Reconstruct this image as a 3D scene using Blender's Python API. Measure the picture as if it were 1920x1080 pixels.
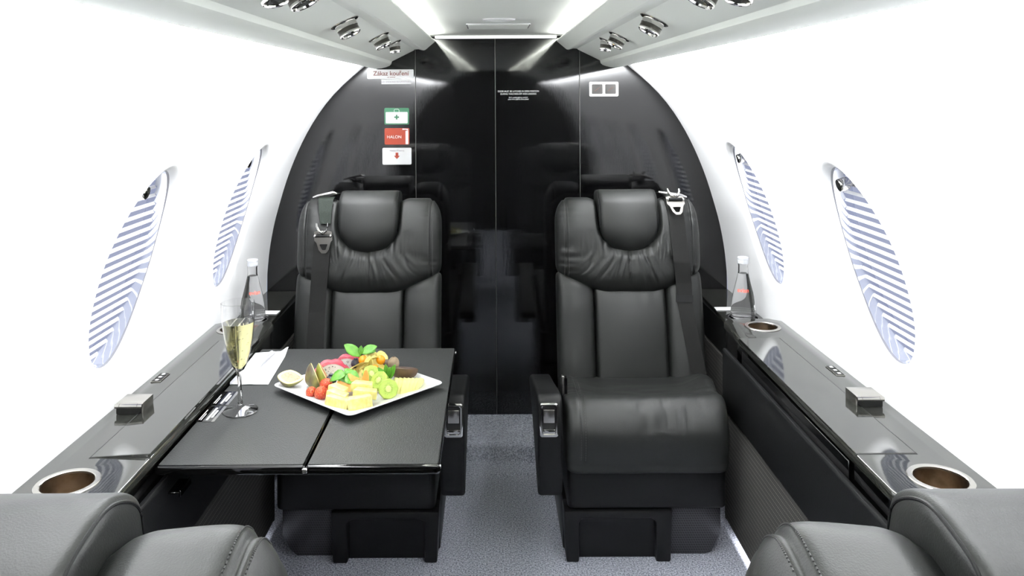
import bpy, bmesh, math, random
from mathutils import Vector, Matrix, noise
random.seed(7)
PI = math.pi
SC = bpy.context.scene
for o in list(bpy.data.objects): bpy.data.objects.remove(o)

# ------------------------------------------------------------------ camera
CX, CZ, FPX, VX, VY, ROLL = -.018, 1.12, 1500.0, 920.0, 177.0, .0052
cam_d = bpy.data.cameras.new('camera'); cam = bpy.data.objects.new('camera', cam_d)
SC.collection.objects.link(cam); SC.camera = cam
cam.location = (CX, 0, CZ)
cam.rotation_euler = (Matrix.Rotation(PI/2, 3, 'X') @ Matrix.Rotation(-ROLL, 3, 'Z')).to_euler()
cam_d.sensor_width = 36; cam_d.lens = FPX/1920*36
cam_d.shift_x = (960-VX)/1920; cam_d.shift_y = (VY-540)/1920
cam_d.clip_start = .02; cam_d.clip_end = 50

def uv(px, py):
    dx, dy = px-VX, py-VY
    return dx-ROLL*dy, dy+ROLL*dx
def at(px, py, d):
    u, v = uv(px, py); return Vector((CX+u*d/FPX, d, CZ-v*d/FPX))
def onz(px, py, z):
    u, v = uv(px, py); d = (CZ-z)*FPX/v; return Vector((CX+u*d/FPX, d, z))

# ------------------------------------------------------------------ world, lights, exposure
w = bpy.data.worlds.new('World'); SC.world = w; w.use_nodes = True
w.node_tree.nodes['Background'].inputs[0].default_value = (.50, .545, .75, 1)
w.node_tree.nodes['Background'].inputs[1].default_value = .75
SC.view_settings.view_transform = 'Standard'; SC.view_settings.look = 'None'
SC.view_settings.gamma = 1; SC.view_settings.use_curve_mapping = False
SC.view_settings.exposure = 0.0
def area(name, loc, direction, sx, sy, power, col=(1, 1, 1), spread=PI):
    l = bpy.data.lights.new(name, 'AREA'); l.shape = 'RECTANGLE'; l.size = sx; l.size_y = sy
    l.energy = power; l.color = col; l.spread = spread
    o = bpy.data.objects.new(name, l); SC.collection.objects.link(o); o.location = loc
    z = -Vector(direction).normalized(); y = Vector((0, 1, 0)); x = y.cross(z).normalized(); y = z.cross(x)
    o.rotation_euler = Matrix((x, y, z)).transposed().to_euler()
    return o
P_WALL, P_COVE, P_FLOOR = 60, 35, 8
for s in (-1, 1):
    area('wall_wash_strip', (s*.417, .66, 1.203), (s*.955, 0, -.30), .022, 3.8, P_WALL, (.96, .98, 1))
    area('ceiling_cove_strip', (s*.232, .66, 1.294), (-s*.50, 0, .86), .02, 3.8, P_COVE, (1, 1, .98))
    area('floor_cove_strip', (s*.598, .75, .045), (-s*.15, 0, -1), .02, 2.5, P_FLOOR, (.95, .97, 1))

# ------------------------------------------------------------------ materials
def nd(nt, t, **kw):
    n = nt.nodes.new(t)
    for k, v in kw.items():
        if k.startswith('i_'): n.inputs[k[2:].replace('_', ' ')].default_value = v
        else: setattr(n, k, v)
    return n
def mat(name, col, rough=.5, metal=0, spec=.5, coat=0, coat_r=.03, trans=0, ior=1.5, bump=None, vary=None, emit=None, sss=0):
    """bump=(scale, strength, stretch xyz, kind)   vary=(scale, colour2, stretch)"""
    m = bpy.data.materials.new(name); m.use_nodes = True; nt = m.node_tree; b = nt.nodes['Principled BSDF']
    c4 = (*col, 1)
    b.inputs['Base Color'].default_value = c4; b.inputs['Roughness'].default_value = rough
    b.inputs['Metallic'].default_value = metal; b.inputs['Specular IOR Level'].default_value = spec
    b.inputs['Coat Weight'].default_value = coat; b.inputs['Coat Roughness'].default_value = coat_r
    b.inputs['Transmission Weight'].default_value = trans; b.inputs['IOR'].default_value = ior
    if sss:
        b.inputs['Subsurface Weight'].default_value = sss; b.inputs['Subsurface Scale'].default_value = .01
        b.inputs['Subsurface Radius'].default_value = (1, .7, .4)
    if emit:
        b.inputs['Emission Color'].default_value = (*emit[0], 1); b.inputs['Emission Strength'].default_value = emit[1]
    tc = nd(nt, 'ShaderNodeTexCoord')
    def mapped(stretch):
        mp = nd(nt, 'ShaderNodeMapping'); mp.inputs['Scale'].default_value = stretch
        nt.links.new(tc.outputs['Object'], mp.inputs[0]); return mp.outputs[0]
    if vary:
        n = nd(nt, 'ShaderNodeTexNoise', i_Scale=vary[0], i_Detail=4.0)
        nt.links.new(mapped(vary[2] if len(vary) > 2 else (1, 1, 1)), n.inputs['Vector'])
        r = nd(nt, 'ShaderNodeValToRGB'); r.color_ramp.elements[0].position = .35; r.color_ramp.elements[1].position = .65
        r.color_ramp.elements[0].color = c4; r.color_ramp.elements[1].color = (*vary[1], 1)
        nt.links.new(n.outputs[0], r.inputs[0]); nt.links.new(r.outputs[0], b.inputs['Base Color'])
    if bump:
        kind = bump[3] if len(bump) > 3 else 'noise'
        if kind == 'noise':
            n = nd(nt, 'ShaderNodeTexNoise', i_Scale=bump[0], i_Detail=3.0); out = n.outputs[0]
        else:
            n = nd(nt, 'ShaderNodeTexVoronoi', i_Scale=bump[0]); out = n.outputs['Distance']
        nt.links.new(mapped(bump[2] if len(bump) > 2 else (1, 1, 1)), n.inputs['Vector'])
        bp = nd(nt, 'ShaderNodeBump', i_Strength=bump[1], i_Distance=.002)
        nt.links.new(out, bp.inputs['Height']); nt.links.new(bp.outputs[0], b.inputs['Normal'])
    return m
M = {}
M['wall'] = mat('white wall leather', (.86, .86, .865), .55, bump=(260, .05))
M['rail'] = mat('pale overhead rail leather', (.83, .855, .80), .5, bump=(240, .06))
M['ceil'] = mat('pale ceiling leather', (.79, .82, .765), .5, bump=(60, .12, (1, 5, 1)))
M['leather'] = mat('black leather', (.0090, .0096, .0090), .46, spec=.34, bump=(650, .14))
M['leather_flat'] = mat('black leather trim', (.0035, .0037, .0039), .48, spec=.24, bump=(500, .08, (1, 1, 1), 'vor'))
M['stitch'] = mat('black thread', (.02, .02, .02), .6)
M['plastic'] = mat('black plastic', (.003, .003, .0033), .42, spec=.26)
M['lacquer'] = mat('black lacquer bulkhead', (.0012, .0012, .0012), .035, vary=(30, (.0045, .0045, .005), (60, 60, .6)), bump=(25, .012, (60, 60, .6)))
M['veneer'] = mat('dark brushed veneer under lacquer', (.008, .008, .007), .05, spec=.8, vary=(14, (.026, .027, .023), (40, .6, 40)), bump=(14, .01, (60, 1, 60)))
M['gloss'] = mat('black gloss', (.002, .002, .002), .04)
M['chrome'] = mat('polished chrome', (.66, .645, .62), .07, metal=1)
M['nickel'] = mat('brushed nickel', (.46, .445, .415), .24, metal=1, bump=(30, .05, (1, 40, 1)))
M['bronze'] = mat('brown metal cup lining', (.34, .27, .20), .28, metal=1, vary=(40, (.20, .15, .10), (1, 1, 1)), bump=(90, .15))
M['dark'] = mat('dark void', (.006, .006, .006), .6)
M['webbing'] = mat('black seat belt webbing', (.008, .008, .0075), .7, spec=.2, bump=(300, .35, (1, .1, 6)))
M['webbing_green'] = mat('faded green black webbing', (.017, .022, .018), .75, spec=.2, bump=(300, .35))
M['steel'] = mat('satin steel', (.36, .345, .32), .28, metal=1)
M['porcelain'] = mat('white porcelain', (.85, .85, .85), .08)
M['cutlery'] = mat('bright satin cutlery steel', (.88, .88, .92), .38, metal=.75)
M['paper'] = mat('white paper', (.85, .85, .86), .8)
M['white'] = mat('white print', (.85, .85, .85), .5)
M['table'] = mat('dark grey table leather', (.013, .0138, .0135), .48, spec=.42, bump=(420, .25, (1, 1, 1), 'vor'))
M['glass'] = mat('clear glass', (1, 1, 1), 0, trans=1, ior=1.38)
M['bottle_glass'] = mat('thin bottle glass', (1, 1, 1), 0, trans=1, ior=1.16)
M['pane'] = mat('window pane', (1, 1, 1), 0, trans=1, ior=1.05)
M['water'] = mat('water', (1, 1, 1), 0, trans=1, ior=1.17)
M['champagne'] = mat('champagne', (.95, .90, .48), 0, trans=1, ior=1.34)
M['bubble'] = mat('bubble', (1, 1, 1), 0, trans=1, ior=1.1)
M['slat'] = mat('white blind slat', (.9, .9, .92), .4)
M['seal'] = mat('grey window seal', (.16, .16, .18), .3)
M['bezel'] = mat('mirror bright window liner', (.80, .82, .88), .08, metal=.78)
M['red_print'] = mat('red print', (.75, .10, .06), .5)
M['brown_print'] = mat('brown red print', (.15, .035, .02), .5)
M['cap'] = mat('pale grey bottle cap', (.50, .51, .53), .25)
M['grey_print'] = mat('grey print', (.45, .40, .45), .5)
M['green_sign'] = mat('green sign', (.013, .115, .05), .35)
M['red_sign'] = mat('orange red sign', (.27, .026, .006), .35)
M['lamp'] = mat('lit white diffuser', (1, 1, 1), .5, emit=((1, 1, .98), 1.7))
M['lens'] = mat('lamp lens', (.10, .10, .09), .05, metal=.6)
M['fig_skin'] = mat('fig skin', (.055, .030, .028), .4, vary=(40, (.17, .17, .04), (1, 1, .35)))
M['fig_green'] = mat('green fig skin', (.24, .30, .035), .4, vary=(70, (.13, .13, .03), (1, 1, .4)))
M['fig_flesh'] = mat('fig flesh', (.40, .11, .045), .4, vary=(240, (.55, .27, .13)))
M['fig_rim'] = mat('fig pale rind', (.68, .58, .25), .4)
M['strawberry'] = mat('strawberry', (.42, .045, .010), .30, bump=(330, .6, (1, 1, 1), 'vor'), vary=(60, (.30, .012, .006)))
M['seed'] = mat('yellow seed', (.85, .55, .15), .4)
M['pineapple'] = mat('pineapple', (.74, .66, .20), .35, vary=(90, (.78, .72, .34)), sss=.2, bump=(120, .3))
M['kiwi'] = mat('kiwi flesh', (.30, .42, .055), .3, vary=(70, (.38, .50, .10)), sss=.15)
M['kiwi_core'] = mat('kiwi core', (.50, .58, .20), .4)
M['black_seed'] = mat('black seed', (.01, .01, .01), .4)
M['melon'] = mat('pale melon', (.66, .62, .20), .35, vary=(40, (.70, .67, .28)), sss=.15)
M['cantaloupe'] = mat('orange melon', (.66, .27, .045), .35, vary=(60, (.70, .34, .08)), sss=.15)
M['dragon'] = mat('dragon fruit flesh', (.62, .60, .55), .4)
M['dragon_rind'] = mat('pink dragon fruit rind', (.42, .02, .06), .4, vary=(50, (.55, .14, .16)))
M['mint'] = mat('mint leaf', (.055, .20, .012), .42, vary=(60, (.11, .30, .025)), bump=(200, .4))
M['husk'] = mat('dry physalis husk', (.58, .47, .10), .6, vary=(60, (.68, .59, .22)), bump=(140, .3))
M['physalis'] = mat('physalis berry', (.68, .25, .005), .2)
M['brown_fruit'] = mat('brown fruit skin', (.075, .042, .02), .5, vary=(50, (.04, .018, .01)))
M['tan_fruit'] = mat('tan kiwi skin', (.22, .165, .10), .7, vary=(120, (.15, .105, .06)))
M['berry'] = mat('dark berry', (.012, .012, .025), .3)

def carpet_mat():
    m = bpy.data.materials.new('blue grey carpet'); m.use_nodes = True; nt = m.node_tree; b = nt.nodes['Principled BSDF']
    b.inputs['Roughness'].default_value = .95; b.inputs['Specular IOR Level'].default_value = .1
    tc = nd(nt, 'ShaderNodeTexCoord')
    n = nd(nt, 'ShaderNodeTexNoise', i_Scale=260.0, i_Detail=4.0); nt.links.new(tc.outputs['Object'], n.inputs['Vector'])
    r = nd(nt, 'ShaderNodeValToRGB'); e = r.color_ramp.elements
    e[0].position = .36; e[0].color = (.15, .158, .19, 1); e[1].position = .66; e[1].color = (.56, .575, .655, 1)
    nt.links.new(n.outputs[0], r.inputs[0]); nt.links.new(r.outputs[0], b.inputs['Base Color'])
    bp = nd(nt, 'ShaderNodeBump', i_Strength=.9, i_Distance=.004); nt.links.new(n.outputs[0], bp.inputs['Height'])
    nt.links.new(bp.outputs[0], b.inputs['Normal']); return m
M['carpet'] = carpet_mat()
def stripe_mat():
    m = bpy.data.materials.new('dark pinstripe cloth'); m.use_nodes = True; nt = m.node_tree; b = nt.nodes['Principled BSDF']
    b.inputs['Roughness'].default_value = .9
    tc = nd(nt, 'ShaderNodeTexCoord'); sp = nd(nt, 'ShaderNodeSeparateXYZ'); nt.links.new(tc.outputs['Object'], sp.inputs[0])
    def mth(op, a, bb=None):
        n = nd(nt, 'ShaderNodeMath', operation=op)
        for i, q in enumerate((a, bb)):
            if q is None: continue
            if isinstance(q, (int, float)): n.inputs[i].default_value = q
            else: nt.links.new(q, n.inputs[i])
        return n.outputs[0]
    line = mth('LESS_THAN', mth('FRACT', mth('MULTIPLY', sp.outputs[2], 1/.0120)), .075)
    dash = mth('LESS_THAN', mth('FRACT', mth('MULTIPLY', sp.outputs[1], 1/.006)), .6)
    f = mth('MULTIPLY', line, dash)
    tw = mth('LESS_THAN', mth('FRACT', mth('ADD', mth('MULTIPLY', sp.outputs[1], 260.0), mth('MULTIPLY', mth('PINGPONG', sp.outputs[2], .00675), 260.0))), .5)
    mx0 = nd(nt, 'ShaderNodeMix', data_type='RGBA'); nt.links.new(tw, mx0.inputs[0])
    mx0.inputs[6].default_value = (.012, .011, .0095, 1); mx0.inputs[7].default_value = (.026, .0245, .021, 1)
    mx = nd(nt, 'ShaderNodeMix', data_type='RGBA'); nt.links.new(f, mx.inputs[0]); nt.links.new(mx0.outputs[2], mx.inputs[6])
    mx.inputs[7].default_value = (.20, .19, .165, 1); nt.links.new(mx.outputs[2], b.inputs['Base Color']); return m
M['stripe'] = stripe_mat()
def grille_mat():
    m = bpy.data.materials.new('perforated black metal'); m.use_nodes = True; nt = m.node_tree; b = nt.nodes['Principled BSDF']
    b.inputs['Roughness'].default_value = .35
    tc = nd(nt, 'ShaderNodeTexCoord'); mp = nd(nt, 'ShaderNodeMapping'); mp.inputs['Scale'].default_value = (1/.0058, 0, 1/.0058)
    nt.links.new(tc.outputs['Object'], mp.inputs[0])
    v = nd(nt, 'ShaderNodeTexVoronoi', i_Scale=1.0, i_Randomness=0.0)
    # shear rows to a hexagonal layout
    sp = nd(nt, 'ShaderNodeSeparateXYZ'); nt.links.new(mp.outputs[0], sp.inputs[0])
    a = nd(nt, 'ShaderNodeMath', operation='MULTIPLY_ADD'); a.inputs[1].default_value = .5
    nt.links.new(sp.outputs[2], a.inputs[0]); nt.links.new(sp.outputs[0], a.inputs[2])
    cb = nd(nt, 'ShaderNodeCombineXYZ'); nt.links.new(a.outputs[0], cb.inputs[0]); nt.links.new(sp.outputs[2], cb.inputs[1])
    nt.links.new(cb.outputs[0], v.inputs['Vector'])
    r = nd(nt, 'ShaderNodeValToRGB'); e = r.color_ramp.elements
    e[0].position = .30; e[0].color = (.001, .001, .001, 1); e[1].position = .36; e[1].color = (.030, .029, .034, 1)
    nt.links.new(v.outputs['Distance'], r.inputs[0]); nt.links.new(r.outputs[0], b.inputs['Base Color'])
    bp = nd(nt, 'ShaderNodeBump', i_Strength=.8, i_Distance=.002); nt.links.new(r.outputs[0], bp.inputs['Height'])
    nt.links.new(bp.outputs[0], b.inputs['Normal']); return m
M['grille'] = grille_mat()

# ------------------------------------------------------------------ object helpers
COL = SC.collection
def root(name, loc, label=None, cat=None, group=None, kind=None, rz=0):
    o = bpy.data.objects.new(name, None); COL.objects.link(o); o.location = loc; o.rotation_euler = (0, 0, rz)
    o.empty_display_size = .05
    tag(o, label, cat, group, kind); return o
def tag(o, label=None, cat=None, group=None, kind=None):
    if label: o['label'] = label
    if cat: o['category'] = cat
    if group: o['group'] = group
    if kind: o['kind'] = kind
    return o
class MB:
    def __init__(s): s.v = []; s.f = []
    def add(s, vs, fs):
        b = len(s.v); s.v += [tuple(q) for q in vs]; s.f += [tuple(i+b for i in f) for f in fs]; return s
    def loft(s, rings, closed=True, cap0=True, cap1=True):
        n = len(rings[0]); b = len(s.v)
        for r in rings: s.v += [tuple(q) for q in r]
        for i in range(len(rings)-1):
            for j in range(n if closed else n-1):
                k = (j+1) % n
                s.f.append((b+i*n+j, b+i*n+k, b+(i+1)*n+k, b+(i+1)*n+j))
        if cap0: s.f.append(tuple(b+j for j in range(n))[::-1])
        if cap1: s.f.append(tuple(b+(len(rings)-1)*n+j for j in range(n)))
        return s
    def box(s, x0, x1, y0, y1, z0, z1, bev=0, seg=2):
        bm = bmesh.new(); bmesh.ops.create_cube(bm, size=1)
        for v in bm.verts: v.co = ((x0+x1)/2+v.co.x*(x1-x0), (y0+y1)/2+v.co.y*(y1-y0), (z0+z1)/2+v.co.z*(z1-z0))
        if bev: bmesh.ops.bevel(bm, geom=bm.edges[:], offset=bev, segments=seg, affect='EDGES', profile=.5)
        return s.take(bm)
    def prism(s, pts, axis, a0, a1, bev=0, seg=2):
        """pts: 2-D outline; axis 'x','y','z' is the extrusion axis"""
        bm = bmesh.new()
        def P(p, a): return {'x': (a, p[0], p[1]), 'y': (p[0], a, p[1]), 'z': (p[0], p[1], a)}[axis]
        lo = [bm.verts.new(P(p, a0)) for p in pts]; hi = [bm.verts.new(P(p, a1)) for p in pts]
        bm.faces.new(lo[::-1]); bm.faces.new(hi)
        for i in range(len(pts)):
            j = (i+1) % len(pts); bm.faces.new((lo[i], lo[j], hi[j], hi[i]))
        bmesh.ops.recalc_face_normals(bm, faces=bm.faces[:])
        if bev: bmesh.ops.bevel(bm, geom=[e for e in bm.edges if len(e.link_faces) == 2 and e.calc_face_angle() > .5], offset=bev, segments=seg, affect='EDGES', profile=.5)
        return s.take(bm)
    def take(s, bm):
        bm.verts.index_update(); b = len(s.v)
        s.v += [tuple(v.co) for v in bm.verts]; s.f += [tuple(b+v.index for v in f.verts) for f in bm.faces]; bm.free(); return s
    def lathe(s, prof, n=40, M4=None, cap0=False, cap1=False):
        M4 = M4 or Matrix()
        rings = [[M4 @ Vector((r*math.cos(2*PI*j/n), r*math.sin(2*PI*j/n), z)) for j in range(n)] for r, z in prof]
        return s.loft(rings, True, cap0, cap1)
    def tube(s, pts, r, n=8, up=(0, 0, 1)):
        pts = [Vector(p) for p in pts]; rings = []
        for i, p in enumerate(pts):
            t = (pts[min(i+1, len(pts)-1)]-pts[max(i-1, 0)]).normalized()
            u = Vector(up)
            if abs(t.dot(u)) > .95: u = Vector((1, 0, 0))
            a = t.cross(u).normalized(); c = a.cross(t)
            rr = r[i] if isinstance(r, (list, tuple)) else r
            rings.append([p+rr*(math.cos(2*PI*j/n)*a+math.sin(2*PI*j/n)*c) for j in range(n)])
        return s.loft(rings)
    def sphere(s, c, r, n=16, m=10, M3=None, fn=None):
        rings = []
        c = Vector(c); r = Vector(r) if not isinstance(r, (int, float)) else Vector((r, r, r))
        for i in range(m+1):
            th = PI*(.02+.96*i/m); ring = []
            for j in range(n):
                q = Vector((math.sin(th)*math.cos(2*PI*j/n), math.sin(th)*math.sin(2*PI*j/n), math.cos(th)))
                if fn: q = fn(q)
                q = Vector((q.x*r.x, q.y*r.y, q.z*r.z))
                if M3: q = M3 @ q
                ring.append(c+q)
            rings.append(ring)
        return s.loft(rings)
    def strip(s, left, right, th=.0):
        """ribbon from two polylines"""
        b = len(s.v); n = len(left); s.v += [tuple(p) for p in left]+[tuple(p) for p in right]
        for i in range(n-1): s.f.append((b+i, b+i+1, b+n+i+1, b+n+i))
        return s
    def build(s, name, m, parent=None, smooth=True, local=False, mods=None, solid=0, angle=None):
        me = bpy.data.meshes.new(name); vs = s.v
        if parent is not None and not local:
            L = parent_world(parent); vs = [(v[0]-L[0], v[1]-L[1], v[2]-L[2]) for v in vs]
        o = bpy.data.objects.new(name, me)
        org = Vector((0, 0, 0))
        if parent is None and vs:   # origin at base centre
            xs, ys, zs = zip(*vs); org = Vector(((min(xs)+max(xs))/2, (min(ys)+max(ys))/2, min(zs)))
            vs = [(v[0]-org.x, v[1]-org.y, v[2]-org.z) for v in vs]
        me.from_pydata(vs, [], s.f)
        bm = bmesh.new(); bm.from_mesh(me); bmesh.ops.remove_doubles(bm, verts=bm.verts[:], dist=1e-6)
        bmesh.ops.recalc_face_normals(bm, faces=bm.faces[:]); bm.to_mesh(me); bm.free()
        me.materials.append(m if not isinstance(m, str) else M[m])
        if smooth:
            me.polygons.foreach_set('use_smooth', [True]*len(me.polygons))
            me.set_sharp_from_angle(angle=angle if angle else math.radians(38))
        COL.objects.link(o)
        if parent is not None: o.parent = parent
        else: o.location = org
        if solid:
            md = o.modifiers.new('solid', 'SOLIDIFY'); md.thickness = solid; md.offset = 0
        return o
def parent_world(o):
    L = Vector((0, 0, 0))
    while o is not None: L = L+Vector(o.location); o = o.parent
    return L
def glyphs(s, size, align, bold, extrude=.0003):
    c = bpy.data.curves.new('txt', 'FONT'); c.body = s; c.size = size; c.align_x = align; c.align_y = 'TOP_BASELINE'
    c.extrude = extrude; c.offset = bold
    t = bpy.data.objects.new('txt', c); COL.objects.link(t)
    dg = bpy.context.evaluated_depsgraph_get(); me = bpy.data.meshes.new_from_object(t.evaluated_get(dg))
    bpy.data.objects.remove(t); return me
def text(name, s, size, mtx, m, parent, align='CENTER', squeeze=1, bold=0):
    plain = s.replace('ě', 'e'); me = glyphs(plain, size, 'LEFT', bold)
    xs = [v.co.x for v in me.vertices]; x0, x1 = min(xs), max(xs)
    bm = bmesh.new(); bm.from_mesh(me)
    for i, ch in enumerate(s):          # the caron is set over its letter by hand
        if ch != 'ě': continue
        pre = glyphs(plain[:i+1], size, 'LEFT', bold); xe = max(v.co.x for v in pre.vertices)
        h = size*.5; w = size*.11; c = xe-size*.22
        for sg in (-1, 1):
            q = [(c, h+size*.03), (c+sg*w, h+size*.16), (c+sg*(w+size*.07), h+size*.16), (c, h+size*.0)]
            bm.faces.new([bm.verts.new((x, y, .0003)) for x, y in (q if sg < 0 else q[::-1])])
    bm.to_mesh(me); bm.free()
    me.transform(Matrix.Diagonal((squeeze, 1, 1, 1)) @ Matrix.Translation((-(x0+x1)/2, -size*.36, 0)))
    L = parent_world(parent); me.transform(Matrix.Translation(-L) @ mtx)
    me.materials.clear(); me.materials.append(M[m])
    o = bpy.data.objects.new(name, me); COL.objects.link(o); o.parent = parent; return o
def wall_face(x, y, z):   # text frame on a plane facing -Y
    return Matrix.Translation((x, y, z)) @ Matrix.Rotation(PI/2, 4, 'X')
def copy_tree(o, parent=None):
    c = o.copy(); COL.objects.link(c); c.parent = parent
    for ch in [q for q in bpy.data.objects if q.parent == o]: copy_tree(ch, c)
    return c
def smooth01(a, b, x):
    t = min(1, max(0, (x-a)/(b-a))); return t*t*(3-2*t)
def rrect(x0, x1, y0, y1, r, n=5):
    pts = []
    for cx, cy, a in ((x1-r, y1-r, 0), (x0+r, y1-r, 90), (x0+r, y0+r, 180), (x1-r, y0+r, 270)):
        for k in range(n+1):
            t = math.radians(a+90*k/n); pts.append((cx+r*math.cos(t), cy+r*math.sin(t)))
    return pts

# ------------------------------------------------------------------ the cabin shell
YB, YR = 2.66, -1.30                     # front bulkhead, rear bulkhead
PROF = [(1.216, .436), (1.171, .492), (1.12, .545), (1.061, .590), (1.001, .627), (.939, .658), (.875, .685), (.815, .706),
        (.748, .725), (.701, .739), (.611, .756), (.545, .763), (.473, .767), (.193, .768), (-.05, .768)]
def wx(z):
    for (za, xa), (zb, xb) in zip(PROF, PROF[1:]):
        if z >= zb:
            t = (za-z)/(za-zb) if za != zb else 0; return xa+(xb-xa)*t
    return PROF[-1][1]
_W = [(1.216-i*(1.216+.05)/120) for i in range(121)]
_X = [wx(z) for z in _W]
for _ in range(14): _X = [_X[0]]+[(_X[i-1]+_X[i]*2+_X[i+1])/4 for i in range(1, 120)]+[_X[-1]]
def wallx(z):
    t = (1.216-z)/(1.216+.05)*120; i = max(0, min(119, int(t))); f = t-i
    return _X[i]+(_X[i+1]-_X[i])*f
WY = [2.202, 1.553, .908, .263, -.382, -1.027]     # window centres
WZ, WA, WB = .782, .121, .19
PITCH = .645
def wall(s):
    mb = MB(); zt, zb = 1.216, .46
    edges = [YB]+[(a+b)/2 for a, b in zip(WY, WY[1:])]+[YR]
    for wi, yc in enumerate(WY):
        y1, y0 = edges[wi], edges[wi+1]
        nz_, ny_ = 24, 18; zl = [zb+(zt-zb)*k/nz_ for k in range(nz_+1)]; yl = [y0+(y1-y0)*k/ny_ for k in range(ny_+1)]
        rect = [(y1, q) for q in zl]+[(q, zt) for q in yl[::-1][1:]]+[(y0, q) for q in zl[::-1][1:]]+[(q, zb) for q in yl[1:-1]]
        rings = []
        for st in [0, .04, .09, .16, .26, .38, .5, .65, .82, 1]:
            ring = []
            for (ry, rz_) in rect:
                hy = (y1-yc) if ry > yc else (yc-y0); hz = (zt-WZ) if rz_ > WZ else (WZ-zb)
                p = math.atan2((rz_-WZ)/hz, (ry-yc)/hy)
                q = Vector((yc+WA*1.16*math.cos(p), WZ+WB*1.10*math.sin(p))).lerp(Vector((ry, rz_)), st)
                ring.append((s*wallx(q.y), q.x, q.y))
            rings.append(ring)
        mb.loft(rings, True, False, False)
    # lower band down to the floor
    zs = [zb, .35, .2, .1, -.02]
    mb.loft([[(s*wallx(z), YR, z), (s*wallx(z), YB, z)] for z in zs], False, False, False)
    o = mb.build('wall_left' if s < 0 else 'wall_right', 'wall'); o['kind'] = 'structure'
wall(-1); wall(1)

def window(s, yc, idx):
    C = Vector((s*wallx(WZ), yc, WZ))
    r = root('window_%d' % idx, C, kind='structure')
    # local frame: Y along the cabin, T up the wall, N outward
    zt, zb = WZ+.12, WZ-.12
    T = Vector((s*(wallx(zt)-wallx(zb)), 0, zt-zb)).normalized(); Nn = Vector((s*T.z, 0, -s*T.x)).normalized()
    if Nn.x*s < 0: Nn = -Nn
    Y = Vector((0, 1, 0))
    n = 64
    def L(y, t, d): return C+Y*y+T*t+Nn*d
    rings = []
    # flare from the wall surface inwards
    for k in range(7):
        a = k/6*PI/2; sc = 1-math.sin(a); dep = .014*(1-math.cos(a))
        ring = []
        for j in range(n):
            p = 2*PI*j/n; y = WA*(1+.165*sc)*math.cos(p); z = WB*(1+.105*sc)*math.sin(p)
            q = Vector((s*wallx(WZ+z), yc+y, WZ+z)); ring.append(q+Nn*dep)
        rings.append(ring)
    mb = MB(); mb.loft(rings, True, False, False)
    rr = [rings[-1]]
    for k in range(1, 5):
        ring = []
        for j in range(n):
            p = 2*PI*j/n; a = rings[-1][j]; b = L(WA*math.cos(p), WB*1.045*math.sin(p), .022)
            ring.append(Vector(a).lerp(b, k/4))
        rr.append(ring)
    mb.build('window_flare', 'wall', r)
    MB().loft(rr[:2], True, False, False).build('window_seal', 'seal', r)
    mb2 = MB(); mb2.loft(rr[1:], True, False, False)
    out = [L(WA*math.cos(2*PI*j/n), WB*1.045*math.sin(2*PI*j/n), .050) for j in range(n)]
    mb2.loft([rr[-1], out], True, False, False); mb2.build('window_liner', 'bezel', r)
    # blind
    sl = MB(); NS = 21; Lh = WB*1.045*2; pitch = Lh/NS; th = math.radians(48)
    wdt = .0068
    for k in range(NS):
        t = -Lh/2+pitch*(k+.5); hw = WA*math.sqrt(max(0, 1-(t/(WB*1.045))**2))-.0015
        if hw < .01: continue
        d1 = (Nn*math.cos(th)+T*math.sin(th))*wdt/2; up = (T*math.cos(th)-Nn*math.sin(th))*.0004
        c0 = C+T*t+Nn*.032
        vs = [c0+Y*a*hw+d1*b+up*c for a in (-1, 1) for b in (-1, 1) for c in (-1, 1)]
        sl.add(vs, [(0, 1, 3, 2), (4, 6, 7, 5), (0, 4, 5, 1), (2, 3, 7, 6), (0, 2, 6, 4), (1, 5, 7, 3)])
    sl.build('blind', 'slat', r, smooth=False)
    # chrome knob at the top
    kn = MB(); base = L(s*.034, WB*.84, .022)
    ax = -Nn; bx = ax.cross(Y).normalized()
    Mk = Matrix((Y, bx, ax)).transposed().to_4x4(); Mk.translation = base
    kn.lathe([(.0001, -.03), (.008, -.03), (.008, 0), (.012, .0), (.0135, .003), (.0135, .017), (.012, .020), (.0001, .021)], 24, Mk)
    kn.build('blind_knob', 'chrome', r)
    sh = MB(); sh.loft([[L(-.10, WB*.80, .036), L(.10, WB*.80, .036)], [L(-.07, WB*.95, .036), L(.07, WB*.95, .036)]], False, False, False)
    return r
k = 0
for i, yc in enumerate(WY[:5]):
    for s in (-1, 1):
        k += 1; window(s, yc, k)

# overhead rails
RP = [(.440, 1.2160), (.425, 1.2120), (.410, 1.2085), (.397, 1.2074), (.380, 1.2086), (.365, 1.2122), (.354, 1.2165), (.348, 1.222), (.3458, 1.2307),
      (.3453, 1.2315), (.273, 1.2672), (.270, 1.2705), (.257, 1.2713), (.249, 1.2690), (.2405, 1.2672), (.235, 1.2685), (.2297, 1.2725),
      (.2027, 1.2956), (.2018, 1.2985), (.2035, 1.3005), (.2065, 1.3005), (.2120, 1.292), (.222, 1.286), (.30, 1.286), (.40, 1.27), (.46, 1.235)]
for s, nm in ((-1, 'trim_1'), (1, 'trim_2')):
    o = MB().loft([[(s*x, y, z) for x, z in RP] for y in (YR, YB-.001)], True).build(nm, 'rail', angle=math.radians(22)); o['kind'] = 'structure'
# ceiling
CEIL = 1.315
mb = MB(); nx = 24
row = [(-.33+.66*i/nx, CEIL-.0*abs(i-nx/2)) for i in range(nx+1)]
mb.loft([[(x, y, z) for x, z in row] for y in (YR, -.4, .4, 1.2, 2.0, 2.652)], False, False, False)
o = mb.build('ceiling', 'ceil', solid=.004); o['kind'] = 'structure'
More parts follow.
